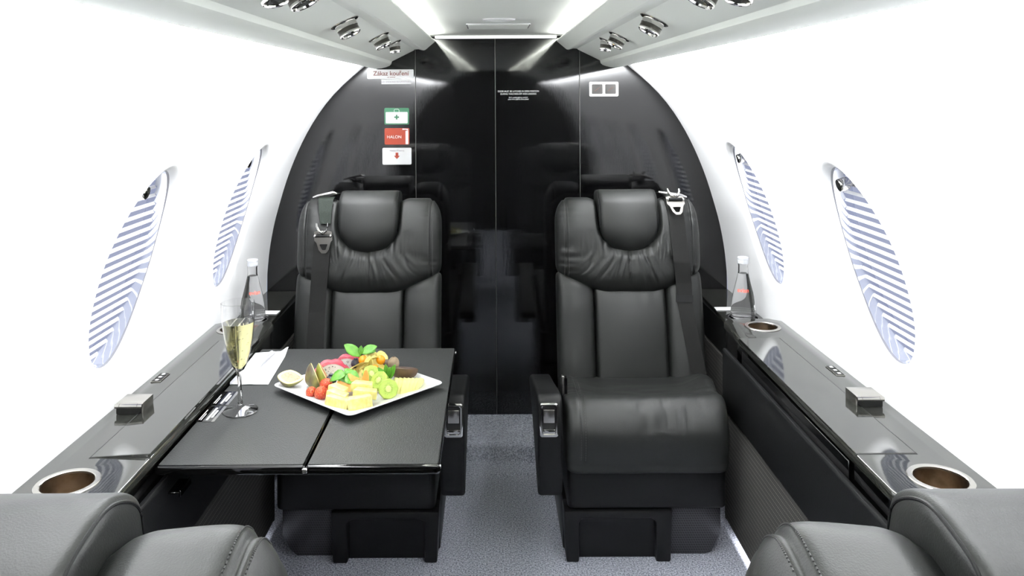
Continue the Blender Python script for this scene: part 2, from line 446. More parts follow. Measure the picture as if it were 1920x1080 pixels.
# front bulkhead: lacquered panels either side of the door leaves
def bulk_outline(xa, xb, n=80, zbase=-.02):
    """polygon under the cabin section between xa and xb (y = YB)"""
    pts = []
    def top(x):
        ax = abs(x)
        if ax < .44: return 1.33
        lo, hi = -.05, 1.216
        for _ in range(40):
            mid = (lo+hi)/2
            if wallx(mid) > ax: lo = mid
            else: hi = mid
        return lo
    up = [(xa+(xb-xa)*i/n, top(xa+(xb-xa)*i/n)) for i in range(n+1)]
    return [(xb, zbase), (xa, zbase)][::-1] and [(xa, zbase)]+up+[(xb, zbase)]
mb = MB()
for xa, xb in ((-.770, -.2685), (.2785, .770)):
    ol = bulk_outline(xa, xb)[1:-1]
    mb.loft([[(x, YB, -.02), (x, YB, z), (x, YB+.03, z), (x, YB+.03, -.02)] for x, z in ol], True)
mb.box(-.268, .278, YB+.012, YB+.03, -.02, 1.33)
o = mb.build('wall_front', 'lacquer', angle=math.radians(30)); o['kind'] = 'structure'
o = MB().box(-.768, .768, YR-.03, YR, -.02, 1.33).build('wall_rear', mat('dark brown rear bulkhead', (.007, .006, .005), .3), None); o['kind'] = 'structure'
ZF = .056
def door(nm, xa, xb, hx):
    r = root(nm, ((xa+xb)/2, YB, ZF+.002), kind='structure')
    MB().box(xa, xb, YB-.002, YB+.011, ZF+.002, 1.325, .0012, 1).build('door_leaf', 'lacquer', r)
    # recessed pull with its narrow metal rim
    rim = MB(); rim.loft([[(x, y, z) for x, z in rrect(hx-.0115+e, hx+.0115-e, .668+e, .756-e, .006)] for e, y in ((0, YB-.002), (0, YB-.0035), (.0018, YB-.0035), (.0018, YB-.002))], True, False, False)
    rim.build('handle_rim', mat('dark chrome', (.03, .03, .03), .12, metal=1), r)
    MB().prism(rrect(hx-.0095, hx+.0095, .670, .754, .005), 'y', YB-.0026, YB-.0021).build('handle', 'gloss', r)
    return r
d1 = door('door_1', -.2670, -.0035, -.031)
d2 = door('door_2', -.0022, .2770, .024)
# seam strips
for i, x in enumerate((-.2677, -.0028, .2778)):
    o = MB().box(x-.0011, x+.0011, YB-.004, YB+.004, ZF+.002, 1.31).build('trim_%d' % (3+i), mat('dark metal seam', (.10, .10, .095), .3, metal=.8)); o['kind'] = 'structure'
# floor
mb = MB(); ys = [YR, 0, 1, 2.3, 2.405]
prof = [(YR, 0), (1.0, 0), (2.30, 0), (2.352, .0005), (2.358, .004), (2.405, .0045), (2.425, .006), (2.431, .012), (2.433, .045), (2.437, .053), (2.446, ZF), (YB, ZF)]
mb.loft([[(x, y, z) for x in (-.77, -.4, 0, .4, .77)] for y, z in prof], False, False, False)
o = mb.build('floor', 'carpet', angle=math.radians(60)); o['kind'] = 'structure'
# lower side walls in pinstripe cloth
for s, nm in ((-1, 'baseboard_left'), (1, 'baseboard_right')):
    mb = MB(); q = [(.583, .36), (.583, .025), (.590, .018), (.600, .060), (.612, .36)]
    mb.loft([[(s*x, y, z) for x, z in q] for y in (.97, 2.072)], True)
    mb.loft([[(s*(x+.062), y, z) for x, z in q] for y in (2.072, 2.655)], True)
    mb.box(*sorted((s*.584, s*.660)), 2.066, 2.0725, .02, .36)
    o = mb.build(nm, 'stripe'); o['kind'] = 'structure'
# front ceiling light strip
r = root('light_strip', (0, 2.645, 1.303), 'lit white light strip across the ceiling edge above the black doors', 'ceiling light')
MB().box(-.200, .200, 2.634, 2.654, 1.3055, 1.3125, .001, 1).build('diffuser', 'lamp', r)
MB().box(-.203, .203, 2.654, 2.658, 1.3035, 1.3128).build('housing', 'plastic', r)
# ceiling slot and hatch
r = root('ceiling_vent', (.004, 2.05, CEIL-.004), 'slim oval ceiling vent with a bright lip, above the aisle', 'vent')
mb = MB()
for e0, e1, z0, z1 in ((1, .93, CEIL-.0022, CEIL-.006), (.93, .80, CEIL-.006, CEIL-.003)):
    mb.loft([[(.004+.043*e*math.cos(2*PI*j/40), 2.05+.030*e*math.sin(2*PI*j/40), z) for j in range(40)] for e, z in ((e0, z0), (e1, z1))], True, False, False)
mb.build('rim', 'porcelain', r)
MB().prism([(.004+.035*math.cos(2*PI*j/40), 2.05+.024*math.sin(2*PI*j/40)) for j in range(40)], 'z', CEIL-.0034, CEIL-.0022).build('slot', 'ceil', r)
r = root('ceiling_hatch', (.004, 2.25, CEIL-.006), 'flat rectangular ceiling hatch between the oval vent and the doors', 'hatch')
MB().prism(rrect(-.084, .092, 2.178, 2.322, .008), 'z', CEIL-.0045, CEIL-.0021).build('frame', 'porcelain', r)
MB().prism(rrect(-.080, .088, 2.182, 2.318, .006), 'z', CEIL-.0062, CEIL-.0046, .0008, 1).build('panel', 'ceil', r)

# ------------------------------------------------------------------ reading lamps and air nozzles on the rails
def on_rail(s, px, py):
    a = Vector((s*.3453, 0, 1.2315)); nrm = Vector((-s*.4429, 0, -.8966)); o = Vector((CX, 0, CZ)); d = at(px, py, 1)-o
    return o+d*((a-o).dot(nrm)/d.dot(nrm))
def spot(name, s, px, py, k, tilt, label, cat, grp):
    p = on_rail(s, px, py); nrm = Vector((-s*.4429, 0, -.8966))
    r = root(name, p, label, cat, grp)
    def fr(ax, org):
        ax = ax.normalized(); X = Vector((0, 1, 0)).cross(ax).normalized(); Y = ax.cross(X)
        m = Matrix((X, Y, ax)).transposed().to_4x4(); m.translation = org; return m
    m0 = fr(nrm, p)
    MB().lathe([(.0001, 0), (.0285*k, 0), (.0285*k, .0012), (.026*k, .003), (.021*k, .0042), (.0001, .0042)], 36, m0).build('flange', 'chrome', r)
    ax = (nrm+Vector(tilt)).normalized(); m1 = fr(ax, p)
    MB().lathe([(.0200*k, -.003), (.0215*k, .006), (.0212*k, .0125), (.0198*k, .0135)], 36, m1).build('socket', 'chrome', r)
    MB().lathe([(.0195*k, .010), (.0205*k, .013), (.0205*k, .0215)], 36, m1).build('barrel', mat('dark satin metal', (.07, .066, .058), .35, metal=.8), r)
    MB().lathe([(.0205*k, .0215), (.0208*k, .0225), (.0205*k, .0255), (.0185*k, .0275), (.0172*k, .0265), (.0165*k, .0235)], 36, m1).build('bezel', 'chrome', r)
    l = MB().lathe([(.0166*k, .0236), (.010*k, .0200), (.0001, .0190)], 36, m1).build('lens', 'lens', r)
    if name == 'air_nozzle':
        MB().lathe([(.0001, .027), (.0045*k, .027), (.006*k, .025), (.006*k, .018)], 20, m1).build('nozzle_core', 'dark', r)
    else:
        MB().lathe([(.0001, .0225), (.0035*k, .0225), (.006*k, .0205)], 20, m1).build('bulb', mat('pale lamp reflector', (.75, .70, .55), .2, metal=.7), r)
side = {-1: 'left', 1: 'right'}
for s in (-1, 1):
    sd = side[s]
    Q = {-1: ((646, 42), (710, 69), (739, 80), (556, -24), (508, -32)), 1: ((1227, 37), (1161, 68), (1137, 76), (1328, -28), (1392, -36))}[s]
    grp = 'lamps and nozzles along the overhead rails'
    spot('reading_lamp', s, *Q[0], 1.0, (-s*.1, -.05, -.15), 'chrome reading lamp standing alone midway along the %s overhead rail' % sd, 'lamp', grp)
    spot('reading_lamp', s, *Q[1], .95, (-s*.1, -.05, -.1), 'chrome reading lamp paired with an air nozzle nearest the doors, %s rail' % sd, 'lamp', grp)
    spot('air_nozzle', s, *Q[2], .72, (s*.25, -.1, -.45), 'small chrome air nozzle nearest the doors on the %s overhead rail' % sd, 'air vent', grp)
    spot('reading_lamp', s, *Q[3], 1.0, (-s*.1, -.05, -.15), 'chrome reading lamp at the top edge of the photo on the %s rail' % sd, 'lamp', grp)
    spot('air_nozzle', s, *Q[4], .85, (s*.1, -.25, -.3), 'chrome air nozzle at the top edge of the photo, %s rail' % sd, 'air vent', grp)

# ------------------------------------------------------------------ side consoles
CT = .507
def console(s):
    r = root('side_console', (s*.68, 1.65, 0), {-1: 'glossy black side console under the left windows, beside the set table', 1: 'glossy black side console under the right windows, beside the empty seat'}[s], 'console')
    X = lambda x: s*x
    cuts = []
    outline = [(.765, 1.05), (.765, 2.152)]+[(.735+.0*k, 2.178) for k in range(1)]+[(.645, 2.178)]
    for k in range(7):
        a = PI/2+PI/2*k/6; outline.append((.640+.036*math.cos(a), 2.142+.036*math.sin(a)))
    outline += [(.599, 1.99), (.595, 1.37), (.594, 1.232), (.597, 1.212), (.606, 1.195), (.645, 1.13), (.690, 1.05)]
    # top slab with cup holes: build the polygon and cut the holes by bridging with triangles
    holes = [(.692, 1.268, .0455), (.692, 2.098, .0425)]
    bm = bmesh.new()
    def loop(pts, z): 
        vs = [bm.verts.new((X(x), y, z)) for x, y in pts]; es = [bm.edges.new((vs[i], vs[(i+1) % len(vs)])) for i in range(len(vs))]; return vs, es
    # rounded inner edge: three loops stepping outwards / downwards
    def inset(pts, d):
        out = []
        for i in range(len(pts)):
            p0, p1, p2 = Vector(pts[i-1]), Vector(pts[i]), Vector(pts[(i+1) % len(pts)])
            a, b = (p1-p0).normalized(), (p2-p1).normalized(); n = Vector((-(a+b).y, (a+b).x))
            n = n.normalized() if n.length > 1e-6 else Vector((-a.y, a.x))
            out.append(tuple(p1+n*d))
        return out
    area2 = sum(outline[i-1][0]*outline[i][1]-outline[i][0]*outline[i-1][1] for i in range(len(outline)))
    sg = 1 if area2 > 0 else -1
    top_in = inset(outline, sg*.006)
    v0, e0 = loop(top_in, CT); alle = list(e0)
    hv = []
    for hx, hy, hr in holes:
        vs, es = loop([(hx+hr*math.cos(2*PI*j/40), hy+hr*math.sin(2*PI*j/40)) for j in range(40)], CT); alle += es; hv.append(vs)
    bmesh.ops.triangle_fill(bm, use_beauty=True, edges=alle)
    prev = v0
    for d, dz in ((.0035, -.0009), (.001, -.0035), (0, -.007), (0, -.016)):
        nv = [bm.verts.new((X(x), y, CT+dz)) for x, y in inset(outline, sg*d)]
        for i in range(len(nv)):
            j = (i+1) % len(nv); bm.faces.new((prev[i], prev[j], nv[j], nv[i]))
        prev = nv
    MB().take(bm).build('console_top', 'veneer', r, angle=math.radians(50))
    # gloss body under the top
    body = [(x if i < 2 else x, y) for i, (x, y) in enumerate(inset(outline, sg*.004))]
    bm = bmesh.new()
    rings = []
    for z in (CT-.015, .465, .36):
        rings.append([bm.verts.new((X(x), y, z)) for x, y in body])
    for a, b in zip(rings, rings[1:]):
        for i in range(len(a)):
            j = (i+1) % len(a); bm.faces.new((a[i], a[j], b[j], b[i]))
    MB().take(bm).build('body', 'gloss', r, angle=math.radians(50))
    # drop flap outline on the inner face
    fl = MB(); fl.prism([(1.375, .452), (1.375, .487), (1.96, .487), (1.96, .452)], 'x', X(.5935), X(.5965), .001, 1)
    if s > 0: fl.build('flap', 'gloss', r)
    # leather covered lower panel with a rounded top edge
    pr = [(.580, .452), (.5805, .456), (.583, .459), (.588, .459), (.594, .455), (.594, .312), (.586, .306), (.581, .309), (.5795, .316)]
    MB().loft([[(X(x), y, z) for x, z in pr] for y in (.97, 2.075)], True).build('leather_panel', 'leather_flat', r)
    # lid
    lid = MB(); lid.prism(rrect(.5985, .7000, 1.357, 1.998, .0015, 2), 'z', CT-.006, CT+.0012, .0008, 1)
    if s < 0:   # the lid stands slightly ajar along its aisle edge
        a = .055; lid.v = [((.70-(.70-x)*math.cos(a)), y, CT+(z-CT)+(.70-x)*math.sin(a)) for x, y, z in lid.v]
    lid.v = [(X(x), y, z) for x, y, z in lid.v]
    lid.build('lid', 'veneer', r, angle=math.radians(30))
    gap = MB()
    for q in ((.6985, .7018, 1.355, 2.000), (.597, .7018, 1.3545, 1.3568), (.597, .7018, 1.9985, 2.0005)):
        gap.box(X(q[0]), X(q[1]), q[2], q[3], CT-.0008, CT+.0003)
    gap.build('lid_gap', 'dark', r)
    # cup holders
    for (hx, hy, hr) in holes:
        m = Matrix.Translation((X(hx), hy, CT))
        cup = MB().lathe([(hr+.0005, -.002), (hr+.0035, 0), (hr+.0035, .0010), (hr+.002, .0022), (hr-.0045, .0022), (hr-.006, .0010), (hr-.0062, -.003)], 48, m).build('cup_holder', 'nickel', r)
        MB().lathe([(hr-.0062, -.002), (hr-.007, -.05), (hr-.011, -.056), (.0001, -.057)], 48, m).build('well', 'bronze', cup)
    # switch panel
    sx0, sx1, sy0, sy1 = (.727, .747, 1.731, 1.790) if s > 0 else (.7285, .7505, 1.713, 1.766)
    sw = MB().prism(rrect(X(sx0), X(sx1), sy0, sy1, .002, 2) if s > 0 else rrect(X(sx1), X(sx0), sy0, sy1, .002, 2), 'z', CT, CT+.0018, .0005, 1).build('switch_panel', 'nickel', r)
    dy = (sy1-sy0)/3
    for j in range(3):
        ya = sy0+dy*j+.0018
        b = MB().box(min(X(sx0), X(sx1))+.002, max(X(sx0), X(sx1))-.002, ya, ya+dy-.0036, CT+.0018, CT+.0026).build('button', 'plastic', sw)
        mx = (X(sx0)+X(sx1))/2; my = ya+dy/2-.0018
        MB().box(mx-.003, mx+.003, my-.004, my+.004, CT+.0026, CT+.0029).build('symbol', 'white', sw)
    # hinged metal ashtray
    a0 = 1.560 if s > 0 else 1.543
    ash = MB().box(min(X(.692), X(.744)), max(X(.692), X(.744)), a0, a0+.049, CT+.001, CT+.021, .0012, 2).build('ashtray', 'nickel', r)
    hg = MB()
    for ya, yb in ((.692, .7005), (.7012, .7348), (.7355, .744)):
        hg.tube([(X(ya), a0-.003, CT+.0165), (X(yb), a0-.003, CT+.0165)], .0044, 16)
    hg.build('hinge', 'nickel', ash)
    MB().box(min(X(.694), X(.742)), max(X(.694), X(.742)), a0-.0030, a0, CT+.001, CT+.013).build('ashtray_base', 'gloss', ash)
    # low shelf running on to the bulkhead, with the bottle holder sunk in it
    sh = MB(); HX, HY, HR = .709, 2.313, .0455
    bm = bmesh.new()
    pts = [(.764, 2.170), (.764, 2.655), (.662, 2.655), (.650, 2.30), (.648, 2.170)]
    vs = [bm.verts.new((X(x), y, .470)) for x, y in pts]; es = [bm.edges.new((vs[i], vs[(i+1) % 5])) for i in range(5)]
    hs = [bm.verts.new((X(HX+HR*math.cos(2*PI*j/40)), HY+HR*math.sin(2*PI*j/40), .470)) for j in range(40)]
    es += [bm.edges.new((hs[i], hs[(i+1) % 40])) for i in range(40)]
    bmesh.ops.triangle_fill(bm, use_beauty=True, edges=es)
    lo = [bm.verts.new((X(x), y, .458)) for x, y in pts]
    for i in range(5):
        j = (i+1) % 5; bm.faces.new((vs[i], vs[j], lo[j], lo[i]))
    shelf = MB().take(bm).build('shelf', 'veneer', r, angle=math.radians(30))
    MB().box(min(X(.651), X(.75)), max(X(.651), X(.75)), 2.178, 2.655, .362, .4578).build('shelf_side', 'leather_flat', shelf)
    m = Matrix.Translation((X(HX), HY, .470))
    cup = MB().lathe([(HR+.0005, -.002), (HR+.004, 0), (HR+.004, .0015), (HR+.001, .0025), (HR-.005, .0025), (HR-.006, .001), (HR-.0062, -.003)], 48, m).build('shelf_holder', mat('dark ring', (.05, .05, .05), .2, metal=.8), shelf)
    MB().box(min(X(.650), X(.765)), max(X(.650), X(.765)), -.9, 1.10, .40, .455).build('rear_ledge', 'gloss', r)
    return r
cl = console(-1); cr = console(1)
# folded table latch hanging from the left console
lt = MB(); q = [onz(290, 905, .43), onz(322, 941, .40), onz(337, 922, .41), onz(318, 895, .44)]
lt.box(-.5925, -.560, 1.385, 1.435, .430, .434, .001, 1); lt.box(-.562, -.558, 1.385, 1.435, .425, .437, .001, 1)
lt.build('table_latch', 'gloss', cl)

# ------------------------------------------------------------------ folding table
TZ = .490
r = root('folding_table', (-.35, 1.68, TZ-.02), 'dark grey folding table pulled out from the left console, set with fruit', 'table')
def leaf(xa, xb):
    o = MB().prism(rrect(xa, xb, 1.362, 1.992, .003, 3), 'z', TZ-.017, TZ-.0012, .004, 3).build('leaf', 'gloss', r)
    MB().prism(rrect(xa+.0035, xb-.0035, 1.3665, 1.9875, .003, 3), 'z', TZ-.0012, TZ, .0004, 1).build('leather_inlay', 'table', o)
leaf(-.5925, -.3385); leaf(-.3365, -.1085)
for y in (1.375, 1.98):
    MB().lathe([(.0001, .0022), (.003, .0018), (.0035, 0), (.0001, 0)], 14, Matrix.Translation((-.1085, y, TZ-.009)) @ Matrix.Rotation(PI/2, 4, 'Y')).build('screw', 'chrome', r)
MB().box(-.342, -.333, 1.357, 1.3625, TZ-.012, TZ-.004, .001, 1).build('hinge', 'chrome', r)
# instruction placards on the table's inner edge
def placard(a, b, label):
    A = Vector(a); B = Vector(b)
    r = root('placard', ((A.x+B.x)/2, (A.y+B.y)/2, TZ+.0005), label, 'placard')
    L = B-A
    def slab(w0, w1, l0, l1, z, m, nm, par):
        x0 = A.x; mb = MB(); mb.box(x0+w0, x0+w1, A.y+L.y*l0, A.y+L.y*l1, TZ+.0003, TZ+z); return mb.build(nm, m, par)
    pl = slab(0, .030, 0, 1, .0009, 'gloss', 'plate', r)
    slab(.030, .036, 0, 1, .0008, 'nickel', 'edge_strip', r)
    for w0, w1, l0, l1 in ((.003, .0046, .12, .75), (.007, .0084, .1, .5), (.017, .021, .1, .88), (.023, .027, .25, .7)):
        slab(w0, w1, l0, l1, .0012, 'white', 'print', pl)
placard((-.5915, 1.545, TZ), (-.5915, 1.622, TZ), 'small black placard with white print on the table edge, nearer the camera')
placard((-.5915, 1.628, TZ), (-.5915, 1.702, TZ), 'small black placard with white print on the table edge, nearer the napkin')

# ------------------------------------------------------------------ seats
TH = math.atan2(.12, .545); CT_, ST_ = math.cos(TH), math.sin(TH)
def bk(x, v, n):      # back frame -> seat local (seat faces -Y)
    return (x, .400+v*ST_-n*CT_, .267+v*CT_+n*ST_)
def spow(c, e): return math.copysign(abs(c)**e, c)
def nz(x, y, z=0): return noise.noise(Vector((x, y, z)))
def pillow(m, x0, x1, vlow, vtop, nfun, hn, p=4, disp=None, nx=60, nt=96, edge=.025, pe=2.6, groove=None):
    """cushion lofted across x; every section is a rounded rectangle in (n, v); returns the mesh and its section function"""
    xc, hw = (x0+x1)/2, (x1-x0)/2
    def sec(x, t, off=0):
        de = hw-abs(x-xc)                      # distance to the end
        sh = 1 if de >= edge else (max(0, 1-((edge-de)/edge)**pe))**(1/pe)
        sh = max(sh, .02); g = groove(x) if groove else 0
        vl, vt = vlow(x), vtop(x); vc, hv = (vl+vt)/2, (vt-vl)/2
        hv2 = max(hv-edge*(1-sh)*.8, .004)-g+off; hn2 = max(hn*(.25+.75*sh), .004)-g+off
        c, s_ = math.cos(t), math.sin(t)
        v = vc+hv2*spow(s_, 2/p); nn = nfun(x, v)+hn2*spow(c, 2/p)
        if disp: nn += disp(x, v)*max(0, c)**.5*sh
        return bk(m*x, v, nn)
    rings = []
    for i in range(nx+1):
        x = xc+hw*math.sin(-PI/2+PI*i/nx)*.9995
        rings.append([sec(x, 2*PI*j/nt) for j in range(nt)])
    mb = MB().loft(rings); mb.sec = sec
    return mb

def seat(name, m, label, belt):
    """m = +1: aisle on the -x side"""
    r = root(name, (0, 0, 0), label, 'seat', None)
    B = lambda mb, nm, mt, par=r, ang=None: mb.build(nm, mt, par, local=True, angle=ang)
    def mx(mb): mb.v = [(m*x, y, z) for x, y, z in mb.v]; return mb
    # --- pedestal: front frame with a recessed panel, perforated box
    fr = MB(); fr.prism([(-.232, 0), (-.237, .122), (.022, .122), (.017, 0), (-.018, 0), (-.018, .095), (-.026, .103), (-.194, .103), (-.202, .095), (-.202, 0)], 'y', .012, .075, .004, 2)
    B(mx(fr), 'pedestal_frame', 'plastic')
    B(mx(MB().prism(rrect(-.206, -.014, .0, .108, .006), 'y', .035, .048)), 'recessed_panel', 'plastic')
    B(mx(MB().box(-.236, .022, .070, .48, 0, .121, .004)), 'pedestal_box', 'plastic')
    g = MB(); o2 = [(.018, .0), (.110, .0), (.128, .016), (.146, .050), (.146, .125), (.018, .125)]
    g.prism(o2, 'y', .045, .40, .003, 2); B(mx(g), 'grille', 'grille')
    # --- skirt under the cushion
    sk = MB(); sk.prism(rrect(-.228, .155, .018, .47, .018), 'z', .124, .245, .006, 3); B(mx(sk), 'skirt', 'leather_flat')
    # --- seat cushion: lofted across x
    rings = []; NX, NT = 72, 110
    prof = [(.000, .218), (-.012, .245), (-.022, .285), (-.020, .325), (.000, .362), (.030, .380), (.065, .380), (.105, .366), (.16, .350), (.24, .335), (.33, .318), (.41, .304), (.445, .285), (.445, .25), (.42, .222), (.25, .215), (.10, .212)]
    # periodic Catmull-Rom
    def cr(t):
        n = len(prof); i = int(t*n) % n; f = t*n-int(t*n); P = [prof[(i+k-1) % n] for k in range(4)]
        return [0.5*((2*P[1][d])+(-P[0][d]+P[2][d])*f+(2*P[0][d]-5*P[1][d]+4*P[2][d]-P[3][d])*f*f+(-P[0][d]+3*P[1][d]-3*P[2][d]+P[3][d])*f**3) for d in (0, 1)]
    cy, cz = .20, .29
    for i in range(NX+1):
        a = -PI/2+PI*i/NX; u = math.sin(a)
        ring = []
        de = 1-abs(u); edge = .22
        sh = 1 if de > edge else (max(0, 1-((edge-de)/edge)**3))**(1/3)
        for j in range(NT):
            y, z = cr(j/NT)
            yn = max(0, min(1, y/.44)); xl = -.234+(.018)*yn; xr = .156+.058*yn
            x = (xl+xr)/2+(xr-xl)/2*u
            top = smooth01(.29, .33, z)
            # side bolsters rise towards the back, seat hollow
            if z > .28 and y > .02: z += top*(.014*smooth01(.55, .95, u)*smooth01(.16, .3, y)+.012*smooth01(.5, .9, abs(u))*smooth01(.05, .2, y) - .008*(1-u*u)*smooth01(.05, .15, y))
            # seam along the aisle side and folds radiating over the front roll
            seam = math.exp(-((u+.80)/.022)**2)*.0045*(1 if z > .25 else 0)
            fold = 0
            if z > .24 and y < .18:
                wgt = math.exp(-((y-.02)/.05)**2)*smooth01(.25, .37, z)
                mid = math.exp(-((u-.15)/.42)**2); rdg = (1-abs(nz(x*26+z*4, z*5, 3))*2.2); cre = math.exp(-(math.sin(x*120+5*nz(x*10, z*7, 1)+y*16)/.30)**2); fold = (-.0085*cre*(.35+1.1*abs(nz(x*23, 3.3)))+.0045*max(0, rdg)**2+.0018*nz(x*60, z*12, 6))*wgt*mid
                fold += .0025*nz(x*9, z*14+y*20, 5)
            if y > .08 and z > .30: fold += .003*nz(x*12+y*8, y*30, 2)*(1-.4*abs(u))+.0035*math.sin((y-.1)*140+nz(x*8, y*8)*5)*smooth01(.6, .95, abs(u))*.5
            n = Vector((y-cy, (z-cz)*2)).normalized()
            d = fold-seam
            y2, z2 = y+n.x*d, z+n.y*d
            k = .035*(1-sh); 
            y2 -= n.x*k; z2 -= n.y*k*.9
            ring.append((m*x, y2, z2))
        rings.append(ring)
    B(MB().loft(rings), 'seat_cushion', 'leather', ang=math.radians(70))
    # double stitching that follows the aisle seam
    st = MB(); ui = [i for i in range(NX+1)]
    for off in (.77, .83):
        i = min(ui, key=lambda i: abs(math.sin(-PI/2+PI*i/NX)+off))
        pts = [Vector(rings[i][j]) for j in range(0, int(NT*.62))]
        for a, b in zip(pts[2::1], pts[3::1]):
            if a.z > .25: st.tube([a.lerp(b, .1), a.lerp(b, .75)], .0007, 5)
    B(st, 'stitching', 'stitch')
    # --- backrest
    HW = .215
    low = lambda x: .272+.046*smooth01(.06, .215, abs(x))
    def shell():
        return pillow(m, -.200, .200, lambda x: -.01, lambda x: .535-.03*smooth01(.15, .2, abs(x)), lambda x, v: -.085, .028, 5, None, 30, 60)
    B(shell(), 'back_shell', 'leather_flat')
    def lum_disp(x, v): return .010*(1-(x/.106)**2)*math.sin(PI*min(1, max(0, v/.3)))+.0012*nz(x*14, v*14)+.0014*nz(x*70, v*10, 2)*smooth01(.20, .27, v)
    B(pillow(m, -.106, .106, lambda x: -.025, lambda x: low(x)+.020, lambda x, v: -.035, .045, 5, lum_disp, 48, 110, .016), 'lumbar_cushion', 'leather')
    for sg in (-1, 1):
        def bd(x, v, sg=sg):
            q = abs(x); return .012*math.sin(PI*min(1, max(0, (q-.106)/.109)))+.0015*nz(x*12, v*20, 4)+.002*nz(x*20, v*40, 6)*smooth01(.22, .3, v)
        a, b = sorted((sg*.1055, sg*HW))
        bo = B(pillow(m, a, b, lambda x: -.02, lambda x: low(x)+.018, lambda x, v: -.038, .048, 4.5, bd, 40, 110, .020), 'side_bolster', 'leather')
        stt = MB()
        for k in range(70):
            v = .01+.29*k/70; xx = sg*.196
            stt.tube([bk(m*xx, v, .0125), bk(m*xx, v+.0026, .0125)], .0006, 5)
        B(stt, 'bolster_stitching', 'stitch', bo)
    # gathered shoulder cushion
    def up_top(x):
        ax = abs(x); base = .556-.004*smooth01(.1, .0, ax)-.010*smooth01(.12, .085, ax)
        rr = .042
        if ax > HW-rr: base -= rr-math.sqrt(max(0, rr*rr-(ax-HW+rr)**2))*1.0
        return base
    def udisp(x, v):
        # distance below the U-shaped head pad
        cxv = (x, v-.475); rad = math.hypot(*cxv); ang = math.atan2(cxv[0], -cxv[1])
        d = 0
        if v < .50:
            e = max(0, rad-.088); lowv = low(x); span = max(.03, .12)
            fall = math.exp(-(e/.10)**2)*smooth01(.0, .02, e+.008)*smooth01(lowv-.002, lowv+.05, v)*smooth01(1.5, .9, abs(ang))
            ph = ang*15+2.6*nz(ang*3, e*9, 7)+1.2*nz(ang*9, e*16, 3)
            rid = abs(math.sin(ph))**.7
            cre = math.exp(-(math.sin(ph*.5)/.20)**2)+.6*math.exp(-(math.sin(ph*.5+1.1)/.16)**2); amp = .5+1.0*abs(nz(ang*5, 2.2, m)); d += (.0060*(rid-.6)-.0062*cre)*fall*amp
            d += .0022*nz(ang*34, e*10, 8)*fall
        q = smooth01(.12, .205, abs(x))
        d += q*.0040*nz(x*9, v*85, 9+m)*(1-smooth01(.50, .55, v))+.002*nz(x*12, v*12, 5)
        d += .016*(1-(x/HW)**2)*smooth01(.25, .33, v)*(1-smooth01(.50, .56, v)*.5)
        d += .010*smooth01(.10, .17, abs(x))*smooth01(.36, .46, v)
        d -= .034*(1-smooth01(.080, .102, rad if v < .475 else abs(x)))*smooth01(.36, .40, v)
        return d
    scm = pillow(m, -HW, HW, low, up_top, lambda x, v: -.030-.012*smooth01(.45, .56, v), .056, 3.6, udisp, 220, 150, .048, 2.2, lambda x: .0042*math.exp(-((abs(x)-.186)/.0030)**2))
    sc = B(scm, 'shoulder_cushion', 'leather', ang=math.radians(80))
    for sg in (-1, 1):                          # twin seam stitching over each end
        for off in (.1795, .1925):
            stt = MB(); pts = [Vector(scm.sec(sg*off, 2*PI*j/260, .0005)) for j in range(261)]
            acc = 0
            for a, b in zip(pts, pts[1:]):
                L = (b-a).length; nseg = max(1, round(L/.0045))
                for k in range(nseg): stt.tube([a.lerp(b, (k+.12)/nseg), a.lerp(b, (k+.72)/nseg)], .0008, 5)
            B(stt, 'shoulder_stitching', 'stitch', sc)
    # head pad
    hl = lambda x: .386+.085-math.sqrt(max(0, .0925**2-min(abs(x), .0925)**2))*.92
    hd = lambda x, v: .010*(1-(x/.095)**2)*math.sin(PI*max(0, min(1, (v-.38)/.21)))+.001*nz(x*12, v*12)
    hpm = pillow(m, -.0905, .0905, hl, lambda x: .580, lambda x, v: -.020-.020*smooth01(.53, .58, v), .066, 3.0, hd, 90, 120, .016)
    hp = B(hpm, 'head_pad', 'leather', ang=math.radians(70))
    for sg in (-1, 1):
        pp = MB(); pts = [hpm.sec(sg*.0868, 2*PI*j/90, .0002) for j in range(91)]
        pp.tube(pts, .0015, 8); B(pp, 'head_pad_piping', 'leather_flat', hp)
    # --- aisle armrest
    ar = MB(); pr = [(.425, .305), (.425, .28), (.30, .26), (.12, .195), (.045, .158), (.010, .160), (-.003, .185), (-.010, .290), (-.012, .372), (-.004, .396), (.012, .404), (.10, .386), (.25, .350), (.38, .322)]
    ar.prism([(y, z) for y, z in pr], 'x', -.300, -.242, .008, 3); am = B(mx(ar), 'armrest', 'leather_flat')
    hf = MB()
    hz0, hz1, hx0, hx1 = .312, .392, -.296, -.253
    rimr = [[(x, y, z) for x, z in rrect(hx0+e, hx1-e, hz0+e*1.2, hz1-e*1.2, .006)] for e, y in ((0, -.008), (0, -.016), (.002, -.018), (.0055, -.018), (.007, -.013), (.007, -.006))]
    hf.loft(rimr, True, False, False); hd_ = B(mx(hf), 'recline_handle', 'chrome', am)
    B(mx(MB().box(hx0+.008, hx1-.008, -.017, -.010, .345, .377, .002)), 'handle_paddle', 'nickel', hd_)
    B(mx(MB().box(hx0+.007, hx1-.007, -.0125, -.008, .322, .389)), 'handle_recess', 'dark', hd_)
    B(mx(MB().box(hx0+.006, hx1-.006, -.0165, -.010, .319, .330, .002)), 'handle_lip', 'chrome', hd_)
    # --- lap belt buckle standing by the armrest
    bb = MB(); bb.box(-.236, -.2285, .085, .098, .372, .420, .0022); bk_ = B(mx(bb), 'lap_belt_buckle', 'nickel')
    B(mx(MB().box(-.229, -.2215, .0845, .097, .375, .417, .001)), 'buckle_slot', 'gloss', bk_)
    belt(r, m, B, mx)
    return r

